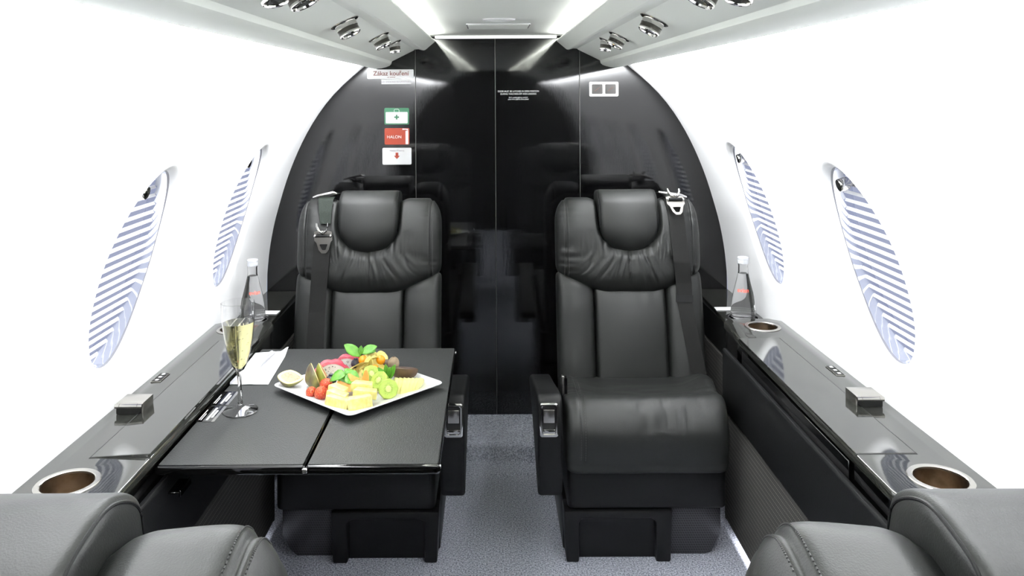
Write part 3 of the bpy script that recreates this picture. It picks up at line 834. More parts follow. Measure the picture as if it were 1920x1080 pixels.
def ribbon(pts, wid, th=.0016):
    """belt: list of (x, v, n) centres + width, in back frame"""
    mb = MB(); rings = []
    for (x, v, n), w in zip(pts, wid):
        a, b, c, d = bk(x-w/2, v, n+th), bk(x+w/2, v, n+th), bk(x+w/2, v, n), bk(x-w/2, v, n); rings.append([a, b, c, d])
    return mb.loft(rings)
def lerp_pts(P, k=12):
    out = []
    for a, b in zip(P, P[1:]):
        for i in range(k): out.append(tuple(a[j]+(b[j]-a[j])*i/k for j in range(len(a))))
    return out+[P[-1]]
def plate(outer, inner, mtx, th=.003):
    """flat steel plate with one hole; outlines have equal counts"""
    mb = MB()
    rings = [[mtx @ Vector((x, y, z)) for x, y in o] for o, z in ((outer, 0), (outer, th), (inner, th), (inner, 0), (outer, 0))]
    return mb.loft(rings, True, False, False)
def hardware(r, B, c, tilt, flip=False):
    """clasp: keeper bar, hook and buckle plate; c = seat local position, faces -Y"""
    Mx = Matrix.Translation(c) @ Matrix.Rotation(PI/2-tilt, 4, 'X')
    N = 32
    def resample(P):
        L = [0]
        for i in range(len(P)): L.append(L[-1]+(Vector(P[(i+1) % len(P)])-Vector(P[i])).length)
        out = []
        for k in range(N):
            t = L[-1]*k/N; i = max(q for q in range(len(P)) if L[q] <= t); f = (t-L[i])/(L[i+1]-L[i]); out.append(tuple(Vector(P[i]).lerp(Vector(P[(i+1) % len(P)]), f)))
        return out
    out = resample([(-.026, .012), (-.026, -.016), (-.021, -.018), (-.014, -.044), (-.006, -.053), (.006, -.053), (.014, -.044), (.021, -.018), (.026, -.016), (.026, .012), (.018, .015), (-.018, .015)])
    ins = resample([(-.012, -.026), (-.012, -.026), (-.0115, -.027), (-.006, -.042), (-.004, -.044), (.004, -.044), (.006, -.042), (.0115, -.027), (.012, -.026), (.011, -.025), (.006, -.025), (-.006, -.025)])
    bp = B(plate(out, ins, Mx), 'belt_clasp', 'steel')
    B(MB().tube([Mx @ Vector((-.022, .001, .006)), Mx @ Vector((.022, .001, .006))], .0045, 12), 'clasp_bar', 'leather_flat', bp)
    for sx in (-1, 1):
        B(MB().sphere(Mx @ Vector((sx*.022, .001, .006)), .0048, 12, 8), 'bar_end', 'chrome', bp)
    hk = MB(); hk.tube([Mx @ Vector(q) for q in ((-.017, .040, .005), (-.016, .030, .006), (-.010, .016, .007), (0, .010, .008), (.010, .016, .007), (.016, .030, .006), (.017, .040, .005))], [.003, .0036, .0038, .0042, .0038, .0036, .003], 10)
    B(hk, 'belt_hook', 'chrome', bp)
    B(MB().lathe([(.0001, .0035), (.004, .003), (.005, 0), (.0001, 0)], 16, Mx @ Matrix.Translation((0, .013, .0105))), 'rivet', 'chrome', bp)
    return Mx
def belt_right(r, m, B, mx):
    P = [(.133, .548, .010), (.136, .52, .036), (.138, .48, .050), (.139, .44, .053), (.145, .36, .050), (.152, .30, .032), (.153, .255, .025)]
    q = lerp_pts(P); B(ribbon([(m*a, b, c) for a, b, c in q], [.046]*len(q)), 'shoulder_belt', 'webbing')
    P = [(.153, .256, .023), (.160, .20, .024), (.172, .12, .022), (.184, .045, .020), (.186, .02, .018)]
    q = lerp_pts(P); B(ribbon([(m*a, b, c) for a, b, c in q], [.043]*len(q)), 'belt_lower_strap', 'webbing')
    B(ribbon([(m*.1535, .246, .024), (m*.1535, .266, .025)], [.050, .050], .004), 'belt_slider', 'leather_flat')
    lab = ribbon([(m*.165, .038, .024), (m*.190, .033, .040), (m*.196, .020, .046)], [.014, .022, .022], .0006)
    B(lab, 'belt_label', 'paper')
    c = bk(m*.135, .537, .054); Mx = hardware(r, B, c, .80)
    B(MB().tube([bk(m*.096, .566, .020), bk(m*.110, .562, .026), bk(m*.160, .556, .022), bk(m*.178, .551, .016)], [.003, .005, .005, .003], 10), 'keeper_bar', 'chrome')
    B(ribbon([(m*.135, .560, .026), (m*.135, .550, .036), (m*.135, .545, .050)], [.040, .034, .028]), 'keeper_strap', 'webbing_green')
    B(ribbon([(m*.135, .562, .02), (m*.120, .570, -.02), (m*.10, .572, -.05)], [.046, .046, .046]), 'upper_belt', 'webbing')
def belt_left(r, m, B, mx):
    P = [(.128, .44, .050), (.130, .40, .049), (.134, .34, .044), (.138, .29, .033), (.142, .22, .024), (.144, .10, .022), (.146, .02, .018)]
    q = lerp_pts(P); B(ribbon([(m*a, b, c) for a, b, c in q], [.048]*len(q)), 'shoulder_belt', 'webbing')
    P = [(.128, .558, .012), (.127, .545, .034), (.124, .51, .048), (.121, .475, .054)]
    q = lerp_pts(P, 8); B(ribbon([(m*a, b, c) for a, b, c in q], [.050-.020*i/len(q) for i in range(len(q))], .002), 'keeper_strap', 'webbing_green')
    c = bk(m*.123, .440, .070); hardware(r, B, c, -.16)
    B(MB().tube([bk(m*.170, .556, .012), bk(m*.155, .560, .018), bk(m*.108, .569, .022), bk(m*.097, .566, .020)], [.0025, .004, .005, .003], 10), 'keeper_bar', 'chrome')
    B(ribbon([(m*.135, .562, .01), (m*.115, .572, -.02), (m*.10, .574, -.05)], [.046, .046, .046]), 'upper_belt', 'webbing')
sR = seat('aircraft_seat', 1, 'black leather aircraft seat on the right with its cushion fully in view, facing the camera', belt_right)
sL = seat('aircraft_seat', -1, 'black leather aircraft seat behind the fruit table on the left, facing the camera', belt_left)
aR = copy_tree(sL); aL = copy_tree(sR)
aR['label'] = 'black leather seat back in the bottom right corner, facing the doors'
aL['label'] = 'black leather seat back in the bottom left corner, facing the doors'
sR.location = (.390, 1.90, 0); sL.location = (-.384, 1.90, 0)
AFT = 1.105
aR.location = (.380, AFT, 0); aR.rotation_euler = (0, 0, PI)
aL.location = (-.380, AFT, 0); aL.rotation_euler = (0, 0, PI)

# ------------------------------------------------------------------ signs on the bulkhead
SY = YB-.0012
def sign(name, px, label, m='white', rad=.004):
    a = at(px[0], px[1], 2.658); b = at(px[2], px[3], 2.658)
    x0, x1, z0, z1 = a.x, b.x, b.z, a.z
    r = root(name, ((x0+x1)/2, SY, z0), label, 'sign')
    MB().prism(rrect(x0, x1, z0, z1, rad), 'y', YB-.0014, YB-.0001).build('plate', m, r)
    return r, x0, x1, z0, z1
r, x0, x1, z0, z1 = sign('wall_sign', (688.5, 130.5, 775.5, 147.5), 'wide white no-smoking sign in Czech at the top of the left panel', 'porcelain', .003)
text('lettering', 'Zákaz kouření', .0205, wall_face((x0+x1)/2+.002, SY-.001, z0+.0185), 'brown_print', r, squeeze=1.0, bold=.0002)
text('small_lettering', 'na toaletě', .0065, wall_face((x0+x1)/2+.003, SY-.001, z0+.0055), 'brown_print', r)
r, x0, x1, z0, z1 = sign('wall_sign', (715, 149.5, 771, 157.5), 'narrow white strip sign below the wide no-smoking sign', 'porcelain', .001)
text('lettering', 'NO SMOKING IN LAVATORY', .0075, wall_face((x0+x1)/2, SY-.001, (z0+z1)/2), 'grey_print', r)
r, x0, x1, z0, z1 = sign('wall_sign', (720.5, 202.5, 767, 233.5), 'green first-aid sign with a white case and green cross', 'green_sign')
xm, zm = (x0+x1)/2, (z0+z1)/2
case = MB().prism(rrect(x0+.0045, x1-.0045, z0+.004, z1-.0135, .003), 'y', YB-.0020, YB-.0014).build('white_case', 'white', r)
c_ = MB(); q_ = zm-.003; aa, ab = .0024, .0078
c_.prism([(xm-aa, q_-ab), (xm+aa, q_-ab), (xm+aa, q_-aa), (xm+ab, q_-aa), (xm+ab, q_+aa), (xm+aa, q_+aa), (xm+aa, q_+ab), (xm-aa, q_+ab), (xm-aa, q_+aa), (xm-ab, q_+aa), (xm-ab, q_-aa), (xm-aa, q_-aa)], 'y', YB-.0026, YB-.0020); c_.build('cross', 'green_sign', case)
MB().tube([(xm-.008, YB-.0019, z1-.0135), (xm-.008, YB-.0019, z1-.007), (xm-.005, YB-.0019, z1-.004), (xm+.005, YB-.0019, z1-.004), (xm+.008, YB-.0019, z1-.007), (xm+.008, YB-.0019, z1-.0135)], .0008, 6, (0, 1, 0)).build('case_handle', 'white', r)
r, x0, x1, z0, z1 = sign('wall_sign', (721, 240.3, 767.5, 271), 'red extinguisher sign reading HALON', 'red_sign')
text('lettering', 'HALON', .0140, wall_face(x0+.032, SY-.001, (z0+z1)/2-.0015), 'white', r)
e_ = MB(); e_.prism(rrect(x1-.0125, x1-.0035, z0+.001, z1-.009, .002), 'y', YB-.0020, YB-.0014); e_.prism([(x1-.023, z1-.0015), (x1-.023, z1-.006), (x1-.012, z1-.0055), (x1-.0035, z1-.0090), (x1-.004, z1-.0025), (x1-.011, z1-.002)], 'y', YB-.0020, YB-.0014)
e_.build('extinguisher_symbol', 'white', r)
r, x0, x1, z0, z1 = sign('wall_sign', (717, 277.3, 771.5, 308.5), 'white sign with a red arrow pointing down, lowest of the stack', 'porcelain')
text('lettering', 'Hasící Přístroj', .0085, wall_face((x0+x1)/2, SY-.001, z1-.0085), 'grey_print', r)
xm = (x0+x1)/2
MB().prism([(xm-.0045, z1-.016), (xm+.0045, z1-.016), (xm+.0045, z1-.0265), (xm+.0095, z1-.0265), (xm, z1-.0375), (xm-.0095, z1-.0265), (xm-.0045, z1-.0265)], 'y', YB-.0020, YB-.0014).build('arrow', 'red_sign', r)
# lit cabin sign on the right panel
r, x0, x1, z0, z1 = sign('warning_panel', (1105, 153.5, 1159.5, 180.5), 'chrome framed double warning light panel high on the right black panel', 'chrome', .004)
xm = (x0+x1)/2
for a, b in ((x0+.008, xm-.004), (xm+.004, x1-.008)):
    q = MB().prism(rrect(a, b, z0+.008, z1-.008, .003), 'y', YB-.0022, YB-.0014).build('dark_lens', mat('smoked lens', (.030, .025, .022), .3), r)
    xc = (a+b)/2; zc = (z0+z1)/2
    MB().tube([(xc-.008, YB-.0024, zc-.006), (xc+.008, YB-.0024, zc+.006)], .0006, 6, (0, 1, 0)).build('symbol', 'brown_print', q)
# door notice
pz = at(972, 171, 2.656)
r = d2
text('notice', 'DOOR MUST BE LATCHED IN OPEN POSITION', .0078, wall_face(pz.x, YB-.0024, pz.z), 'white', r, squeeze=.84, bold=.0001)
text('notice', 'DURING TAXI,TAKE-OFF AND LANDING', .0078, wall_face(pz.x, YB-.0024, pz.z-.0088), 'white', r, squeeze=.84, bold=.0001)
text('notice', 'Dveře musí být zajištěny v otevřené', .0058, wall_face(pz.x, YB-.0024, pz.z-.0205), 'white', r, squeeze=.75, bold=.00015)
text('notice', 'poloze během pojíždění, vzletu a přistání', .0058, wall_face(pz.x, YB-.0024, pz.z-.0265), 'white', r, squeeze=.72, bold=.00015)

# ------------------------------------------------------------------ bottles, cards
def bottle(s, x, y, label):
    z0 = .472; r = root('water_bottle', (x, y, z0), label, 'bottle')
    m = Matrix.Translation((x, y, z0)); sc = 1.0
    R = .0345
    outer = [(.0001, .002), (R-.004, .0), (R-.0005, .003), (R, .008), (R, .024), (R-.0025, .046), (.0285, .070), (.0215, .098), (.0165, .120), (.0140, .132), (.0138, .152), (.0148, .154), (.0148, .158), (.0135, .160), (.0135, .166)]
    inner = [(max(.0001, a-.0022), b+(.004 if b < .01 else 0)) for a, b in outer[::-1]]
    MB().lathe(outer+inner, 48, m).build('glass_body', 'bottle_glass', r)
    wat = [(.0001, .0035), (R-.0055, .0035), (R-.0012, .010), (R-.0012, .024), (R-.0037, .046), (.0273, .070), (.0203, .098), (.0153, .120), (.0136, .128), (.0001, .128)]
    MB().lathe(wat, 48, m).build('water', 'water', r)
    MB().lathe([(.0001, .1745), (.0145, .1745), (.0158, .173), (.0158, .168), (.0150, .167), (.0158, .166), (.0158, .157), (.0150, .156)], 32, m).build('cap', 'cap', r)
    rg = MB()   # textured foot band
    for k in range(60):
        a = 2*PI*k/60
        for q in range(3): rg.sphere((x+R*math.cos(a+q*.05), y+R*math.sin(a+q*.05), z0+.010+q*.005), .0011, 6, 4)
    rg.build('dimple_band', 'bottle_glass', r)
    # printed name wrapped on the cone, facing the camera
    c = bpy.data.curves.new('txt', 'FONT'); c.body = 'evian'; c.size = .0165; c.align_x = 'CENTER'; c.align_y = 'CENTER'; c.offset = .0002
    t = bpy.data.objects.new('txt', c); COL.objects.link(t)
    me = bpy.data.meshes.new_from_object(t.evaluated_get(bpy.context.evaluated_depsgraph_get())); bpy.data.objects.remove(t)
    a0 = math.atan2(0-y, CX-x)+(.25 if s < 0 else 0)
    for v in me.vertices:
        h = .083+v.co.y; rad = .0345-.0022*0+(.0215-.0285)/(.028)*(h-.070)-.006+.0006
        a = a0+v.co.x/rad; v.co = (rad*math.cos(a), rad*math.sin(a), h)
    me.materials.clear(); me.materials.append(M['red_print'])
    o = bpy.data.objects.new('printed_name', me); COL.objects.link(o); o.parent = r
bottle(-1, -.709, 2.313, 'clear glass water bottle with white cap on the left shelf behind the champagne flute')
bottle(1, .709, 2.313, 'clear glass water bottle with white cap on the right shelf below a window')
for s in (-1, 1):
    p = onz(500, 586, .4715) if s < 0 else onz(1362, 579, .4715)
    mb = MB(); mb.prism([(p.x-.034, p.y-.016), (p.x+.034, p.y-.016), (p.x+.036, p.y+.018), (p.x-.032, p.y+.018)], 'z', .4708, .4722)
    tag(mb.build('paper_card', 'paper'), 'white paper card beside the water bottle on the %s shelf' % side[s], 'card')

# ------------------------------------------------------------------ champagne flute
gx, gy = -.5208, 1.5975
r = root('champagne_flute', (gx, gy, TZ), 'champagne flute half full of pale sparkling wine on the table', 'glass')
m = Matrix.Translation((gx, gy, TZ)) @ Matrix.Rotation(math.radians(-1.2), 4, 'Y')
out = [(.0001, .0), (.031, .0), (.0345, .0012), (.0340, .0024), (.022, .0055), (.009, .0095), (.0055, .014), (.0042, .022), (.0040, .055), (.0046, .070), (.0075, .080), (.0155, .095), (.0225, .118), (.0275, .145), (.0308, .172), (.0322, .196), (.0325, .218)]
inn = [(.0318, .2182), (.0314, .196), (.0300, .172), (.0267, .145), (.0216, .118), (.0146, .096), (.0070, .084), (.0001, .080)]
MB().lathe(out+inn, 56, m).build('glass_body', 'glass', r)
MB().lathe([(.0001, .0805), (.0069, .0845), (.0144, .0964), (.0214, .1184), (.0265, .1454), (.0297, .1715), (.0303, .178), (.0001, .178)], 56, m).build('champagne', 'champagne', r)
bb = MB()
for k in range(46):
    h = .088+.088*random.random()**1.5; rad = {0: .01}.get(0)*1.0*(.4+1.5*(h-.08)/.09); a = random.uniform(0, 2*PI)
    q = m @ Vector((rad*math.cos(a), rad*math.sin(a), h)); bb.sphere(q, random.uniform(.0007, .0016), 8, 6)
b = bb.build('bubbles', 'bubble', r); b['kind'] = 'stuff'

# ------------------------------------------------------------------ napkin and cutlery
na = [onz(432, 721, TZ+.001), onz(503, 721, TZ+.001), onz(541, 658, TZ+.001), onz(479, 662, TZ+.001)]
mb = MB(); NU, NV = 16, 16; rows = []
for i in range(NU+1):
    row = []
    for j in range(NV+1):
        u, v = i/NU, j/NV; p = na[0].lerp(na[1], u).lerp(na[3].lerp(na[2], u), v)
        p = p.copy(); p.z = TZ+.0012+.010*smooth01(.75, 1, u)*smooth01(.8, 1, v)+.0012*abs(nz(u*3, v*3)); row.append(p)
    rows.append(row)
mb.loft(rows, False, False, False); o = mb.build('napkin', 'paper', solid=.0008); tag(o, 'folded white paper napkin under the cutlery on the table', 'napkin')
def cutlery(name, label, cat, path, wid, tines=False):
    mb = MB(); rings = []
    for (p, w, h) in path:
        rings.append([(p[0]-w/2, p[1], p[2]), (p[0]-w/4, p[1], p[2]+h), (p[0]+w/4, p[1], p[2]+h), (p[0]+w/2, p[1], p[2]), (p[0]+w/4, p[1], p[2]-.0003), (p[0]-w/4, p[1], p[2]-.0003)])
    mb.loft(rings)
    return mb
f0 = onz(478, 700, TZ+.006); zf = TZ+.004
fk = root('fork', (f0.x, f0.y, TZ+.002), 'silver fork lying on the white napkin', 'fork')
cutlery('', '', '', [((f0.x, f0.y+.155, zf), .012, .002), ((f0.x, f0.y+.13, zf), .010, .002), ((f0.x, f0.y+.06, zf+.003), .005, .002), ((f0.x, f0.y+.03, zf+.004), .008, .0015), ((f0.x, f0.y+.016, zf+.002), .020, .001), ((f0.x, f0.y+.004, zf), .022, .001)], 0).build('handle', 'cutlery', fk)
for k in range(4):
    x = f0.x-.0088+.00587*k
    MB().tube([(x, f0.y+.006, zf+.0004), (x, f0.y-.018, zf+.001), (x, f0.y-.036, zf+.004)], [.0016, .0013, .0007], 8).build('tine', 'cutlery', fk)
k0 = onz(434, 719, TZ+.003); kn = root('knife', (k0.x, k0.y, TZ+.002), 'silver table knife at the left edge of the napkin behind the flute', 'knife')
K = lambda a, b: onz(a, b, TZ+.0035)
p0, p1, p2 = K(432, 721), K(452, 706), K(470, 692)
d = (p2-p0).normalized(); nrm = Vector((-d.y, d.x, 0))
rg = []
for t, w in ((0, .002), (.012, .010), (.05, .018), (.10, .017), (.13, .012)):
    c = p0+d*t; rg.append([c-nrm*w*.35+Vector((0, 0, .0)), c+nrm*w*.65, c+nrm*w*.65+Vector((0, 0, .0008)), c-nrm*w*.35+Vector((0, 0, .0016))])
MB().loft(rg).build('blade', 'cutlery', kn)
MB().tube([p0+d*.128, p0+d*.16, p0+d*.215], [.004, .0055, .006], 10).build('handle', 'cutlery', kn)

# ------------------------------------------------------------------ plate of fruit
PZ = TZ
r = root('serving_plate', (-.303, 1.712, TZ), 'square white porcelain plate turned cornerwise on the table, heaped with fruit', 'plate')
cs = [Vector(p) for p in ((-.2925, 1.536), (-.1205, 1.712), (-.311, 1.890), (-.487, 1.705))]
cen = sum(cs, Vector((0, 0)))/4
def prr(scale, z, rad=.06):
    P = [cen+(c-cen)*scale for c in cs]; pts = []
    for i in range(4):
        p0, p1, p2 = P[i-1], P[i], P[(i+1) % 4]
        a = p1+(p0-p1)*rad; b = p1+(p2-p1)*rad
        for k in range(6):
            t = k/5; q = (1-t)**2*a+2*t*(1-t)*p1+t*t*b; pts.append((q.x, q.y, z))
    return pts
MB().loft([prr(.62, PZ+.001), prr(.66, PZ), prr(.76, PZ+.004), prr(1.0, PZ+.0125), prr(1.004, PZ+.0138), prr(.998, PZ+.0148), prr(.975, PZ+.0140), prr(.78, PZ+.0075), prr(.70, PZ+.0055), prr(.3, PZ+.0052)], True).build('plate', 'porcelain', r)
PT = PZ+.0055
def fr(name, px, py, z, label, cat, group=None):
    p = onz(px, py, z); return root(name, p, label, cat, group), p
def rotm(rx=0, ry=0, rz=0):
    return (Matrix.Rotation(math.radians(rz), 3, 'Z') @ Matrix.Rotation(math.radians(ry), 3, 'Y') @ Matrix.Rotation(math.radians(rx), 3, 'X'))
# figs
def fig_half(px, py, z, S, rot, label, skin='fig_skin', cut=True, lift=0):
    R, p = fr('fig', px, py, z, label, 'fig'); Mr = rotm(*rot); c = p+Vector((0, 0, lift))
    def shape(t):   # radius along the axis
        return math.sin(PI*t)**.62*(1-.30*max(0, (t-.45)/.55))
    rings = []
    for i in range(19):
        t = .01+.98*i/18; rad = .021*S*shape(t); x = (t-.5)*.056*S; ring = []
        for j in range(15):
            a = PI+PI*j/14; ring.append(c+Mr @ Vector((x, rad*math.cos(a), rad*math.sin(a))))
        rings.append(ring)
    mb = MB(); mb.loft(rings, False, False, False); mb.build('skin', skin, R)
    rim = MB(); fl = MB(); top = [(((i/30)*.98+.01)) for i in range(31)]
    o1 = [((t-.5)*.056*S, .021*S*shape(t)) for t in top]; outl = o1+[(x, -y) for x, y in o1[::-1]]
    def ring(sc, z): return [c+Mr @ Vector((x*sc, y*sc, z)) for x, y in outl]
    rim.loft([ring(1.0, 0), ring(.97, .0012*S), ring(.74, .0006)], True, False, False); rim.build('rind', 'fig_rim', R)
    fl.loft([ring(.75, .0004), ring(.5, .0012), ring(.2, -.0006)], True, False, True); fl.build('flesh', 'fig_flesh', R)
fig_half(545, 727, PT, 1.0, (24, 8, 8), 'halved fig lying cut side up at the left corner of the plate', lift=.0225)
fig_half(591, 726, PT, 1.1, (0, -72, 205), 'purple fig half standing on end beside the halved fig', lift=.024)
fig_half(609, 722, PT, 1.0, (0, -62, 195), 'green fig piece standing behind the strawberries', 'fig_green', lift=.024)
# strawberries
def strawberry(px, py, S, rot, label):
    R, p = fr('strawberry', px, py, PT, label, 'strawberry'); Mr = rotm(*rot); c = p+Vector((0, 0, .0125*S))
    sh = lambda q: Vector((q.x*(1-.25*max(0, q.z)), q.y*(1-.25*max(0, q.z)), q.z))
    MB().sphere(c, (.0135*S, .0135*S, .0145*S), 24, 16, Mr, sh).build('flesh', 'strawberry', R)
    sd = MB()
    for i in range(6):
        for j in range(10):
            th = .4+2.2*i/5; ph = 2*PI*(j+.5*(i % 2))/10; q = Vector((math.sin(th)*math.cos(ph), math.sin(th)*math.sin(ph), math.cos(th)))
            s_ = sh(q); sd.sphere(c+Mr @ Vector((s_.x*.0136*S, s_.y*.0136*S, s_.z*.0146*S)), .0006, 5, 4)
    o = sd.build('seeds', 'seed', R); o['kind'] = 'stuff'
strawberry(584, 745, .85, (60, 0, 20), 'small red strawberry, leftmost of three near the plate edge')
strawberry(602, 749, 1.05, (50, 10, -10), 'red strawberry at the front of the three')
strawberry(612, 733, 1.05, (20, 40, 0), 'red strawberry behind the other two, against the pineapple')
# dragon fruit
def dragon(px, py, S, rz, label):
    R, p = fr('dragon_fruit', px, py, PT, label, 'dragon fruit'); Mr = rotm(0, 0, rz); c = p
    N = 16; arc = [(math.cos(PI*k/N)*.036*S, math.sin(PI*k/N)*.036*S) for k in range(N+1)]
    MB().prism([(x, z) for x, z in arc], 'y', -.010*S, .010*S, .001, 1)
    mb = MB(); mb.prism([(x, z) for x, z in arc], 'y', -.010*S, .010*S, .001, 1); mb.v = [tuple(c+Mr @ Vector(v)) for v in mb.v]; mb.build('flesh', 'dragon', R)
    rd = MB(); rings = []
    for k in range(N+1):
        a = PI*k/N; w = .0105*S; ir, orr = .0362*S, (.0385+.004*abs(math.sin(a*4)))*S
        rings.append([c+Mr @ Vector((math.cos(a)*q, y, math.sin(a)*q)) for q, y in ((ir, -w), (orr, -w*.9), (orr, w*.9), (ir, w))])
    rd.loft(rings); rd.build('rind', 'dragon_rind', R)
    sd = MB()
    for k in range(70):
        a = random.uniform(.1, PI-.1); q = .031*S*math.sqrt(random.random()); sd.sphere(c+Mr @ Vector((q*math.cos(a), -.0103*S, q*math.sin(a))), random.uniform(.0006, .0010), 5, 4)
    o = sd.build('seeds', 'black_seed', R); o['kind'] = 'stuff'
dragon(622, 711, 1.02, 14, 'white dragon fruit slice with black seeds behind the figs')
dragon(653, 697, .92, -6, 'second dragon fruit slice with pink rind behind the first')
# pineapple chunks
def chunk(px, py, z, sx, sy, sz, rot, label):
    sx *= 1.17; sy *= 1.22; sz *= 1.12
    R, p = fr('pineapple_chunk', px, py, z, label, 'pineapple'); Mr = rotm(*rot); mb = MB()
    mb.prism([(-sx, -sy), (sx, -sy*.9), (sx*.86, sy), (-sx*.8, sy*.95)], 'z', 0, sz*2, .0022, 2)
    mb.v = [tuple(p+Mr @ Vector(v)+Vector((0, 0, abs(math.sin(math.radians(rot[1])))*sx))) for v in mb.v]
    mb.build('flesh', 'pineapple', R)
    ft = MB()
    for k in range(7): ft.box(-sx*.9+sx*.28*k, -sx*.9+sx*.28*k+.0005, -sy-.0002, -sy+.0006, .002, sz*2-.003)
    ft.v = [tuple(p+Mr @ Vector(v)+Vector((0, 0, abs(math.sin(math.radians(rot[1])))*sx))) for v in ft.v]
    ft.build('fibres', mat('pineapple fibre', (.72, .62, .20), .5), R)
chunk(633, 765, PT, .021, .009, .0085, (0, 10, -14), 'pineapple chunk at the front left of the pineapple pile')
chunk(676, 767, PT, .021, .009, .0105, (0, -6, 12), 'pineapple chunk at the front corner of the plate')
chunk(633, 750, PT+.010, .019, .009, .006, (0, 10, -22), 'lower pineapple slab leaning behind the front left chunk')
chunk(634, 739, PT+.014, .017, .009, .006, (0, 10, -26), 'upper pineapple slab beside the rearmost strawberry')
chunk(685, 747, PT+.014, .021, .009, .0075, (0, 5, -4), 'pineapple chunk resting on the front corner chunk')
chunk(679, 735, PT+.016, .019, .009, .0085, (0, 4, -6), 'topmost pineapple chunk in front of the orange melon')
# kiwi slices
def kiwi(px, py, z, S, rot, label):
    R, p = fr('kiwi_slice', px, py, z, label, 'kiwi'); Mr = rotm(*rot); c = p+Vector((0, 0, .019*S))
    mb = MB(); N = 9
    mb.lathe([(.0001, -.006), (.0185*S, -.006), (.0205*S, -.004), (.0208*S, .004), (.019*S, .006), (.0001, .0062)], N, None)
    bm_ = [tuple(c+Mr @ Vector(v)) for v in mb.v]; mb.v = bm_; mb.build('flesh', 'kiwi', R)
    cm = MB().lathe([(.0001, .0072), (.004*S, .0070), (.0055*S, .0061)], 16); cm.v = [tuple(c+Mr @ Vector((v[0], v[1]*1.2, v[2]))) for v in cm.v]; cm.build('core', 'kiwi_core', R)
    sd = MB()
    for k in range(34):
        a = 2*PI*k/34+random.uniform(-.05, .05); q = random.uniform(.0068, .0098)*S
        sd.sphere(c+Mr @ Vector((q*math.cos(a), q*math.sin(a)*1.15, .0063)), (.0006, .0006, .0004), 5, 4)
    o = sd.build('seeds', 'black_seed', R); o['kind'] = 'stuff'
kiwi(728, 747, PT, 1.0, (62, 0, 12), 'green kiwi slice facing the camera beside the melon fan')
kiwi(712, 731, PT+.002, .98, (50, 0, -30), 'middle green kiwi slice leaning on the front one')
kiwi(696, 719, PT+.006, .98, (48, 0, 30), 'rearmost green kiwi slice below the physalis')
# melon fan
for k in range(7):
    px, py = 738+k*7.4, 739-abs(k-2.2)*.9; S = 1.12-.04*abs(k-2)
    R, p = fr('melon_slice', px, py, PT, None, 'melon')
    R['label'] = 'pale yellow melon slice in the fan at the right of the plate'; R['group'] = 'fanned pale melon slices'
    Mr = rotm(0, 14, 8-k*3); N = 14; mb = MB()
    arc = [(-.029*S+.058*S*q/N, .021*S*math.sin(PI*q/N)**.6) for q in range(N+1)]
    pts = [(y+.004, z) for y, z in arc]
    mb.prism(pts, 'x', -.0042, .0042, .0007, 1); mb.v = [tuple(p+Vector((0, .022, 0))+Mr @ Vector(v)) for v in mb.v]
    mb.build('flesh', 'melon', R)
# orange melon wedges and small orange pieces
def wedge(px, py, z, S, rot, label, m='cantaloupe'):
    R, p = fr('orange_melon_piece', px, py, z, label, 'melon'); Mr = rotm(*rot); rings = []
    for i in range(15):
        t = i/14; a = -.9+1.8*t; w = .011*S*math.sin(PI*(.06+.88*t))**.7; c0 = Vector((.030*S*math.sin(a), 0, .030*S*(1-math.cos(a))))
        up = Vector((-math.sin(a), 0, math.cos(a)))
        rings.append([p+Mr @ (c0+Vector((0, w*.8, 0))), p+Mr @ (c0+up*w*1.1), p+Mr @ (c0-Vector((0, w*.8, 0))), p+Mr @ (c0-up*w*.25)])
    MB().loft(rings).build('flesh', m, R)
wedge(686, 721, PT+.012, 1.2, (0, -62, 25), 'tall orange melon wedge standing beside the kiwi slices')
wedge(670, 721, PT+.016, 1.15, (0, 25, 10), 'orange melon wedge behind the topmost pineapple chunk')
wedge(652, 731, PT+.010, 1.1, (0, 8, -20), 'orange melon piece low between the pineapple piles')
wedge(636, 727, PT+.010, .9, (0, -50, 30), 'small orange melon piece beside the dark berry')
wedge(646, 725, PT+.006, .7, (0, -65, -20), 'small orange melon piece below the mint leaves')
# dark berries
for (px, py, z, S, lb) in ((621, 722, PT+.006, .012, 'dark round berry tucked under the front mint leaves'), (667, 690, PT+.020, .011, 'dark berry behind the physalis husks')):
    R, p = fr('berry', px, py, z, lb, 'berry'); MB().sphere(p+Vector((0, 0, S*.9)), (S, S, S*.9), 18, 12).build('flesh', 'berry', R)
    MB().lathe([(S*.35, S*1.72), (S*.45, S*1.9), (S*.25, S*1.72)], 10, Matrix.Translation(p)).build('crown', 'berry', R)
# physalis: berry inside peeled-back papery husks
def physalis(px, py, z, S, rot, label, nh=5, berry=True, spread=.9):
    S *= 1.03; R, p = fr('physalis', px, py, z, label, 'physalis'); Mr = rotm(*rot); c = p+Vector((0, 0, .012*S))
    if berry: MB().sphere(c+Mr @ Vector((0, 0, .004)), .0088*S, 18, 12).build('berry', 'physalis', R)
    for k in range(nh):
        a = 2*PI*k/nh; rows = []
        for i in range(9):
            t = i/8; ln = .031*S*t; w = .0125*S*math.sin(PI*(.08+.90*t))**.8
            th = spread*t*1.3; rad = .004+ln*math.sin(th+.5); zz = -.010*S+ln*math.cos(th+.5)*.8
            row = []
            for j in range(7):
                q = (j-3)/3; curl = .004*S*q*q+.0012*nz(q*3+k, t*5, S)
                v = Vector((rad-curl*.6, w*q, zz+curl*.5)); v = Matrix.Rotation(a, 3, 'Z') @ v; row.append(c+Mr @ v)
            rows.append(row)
        MB().loft(rows, False, False, False).build('husk_leaf', 'husk', R, solid=.0004)
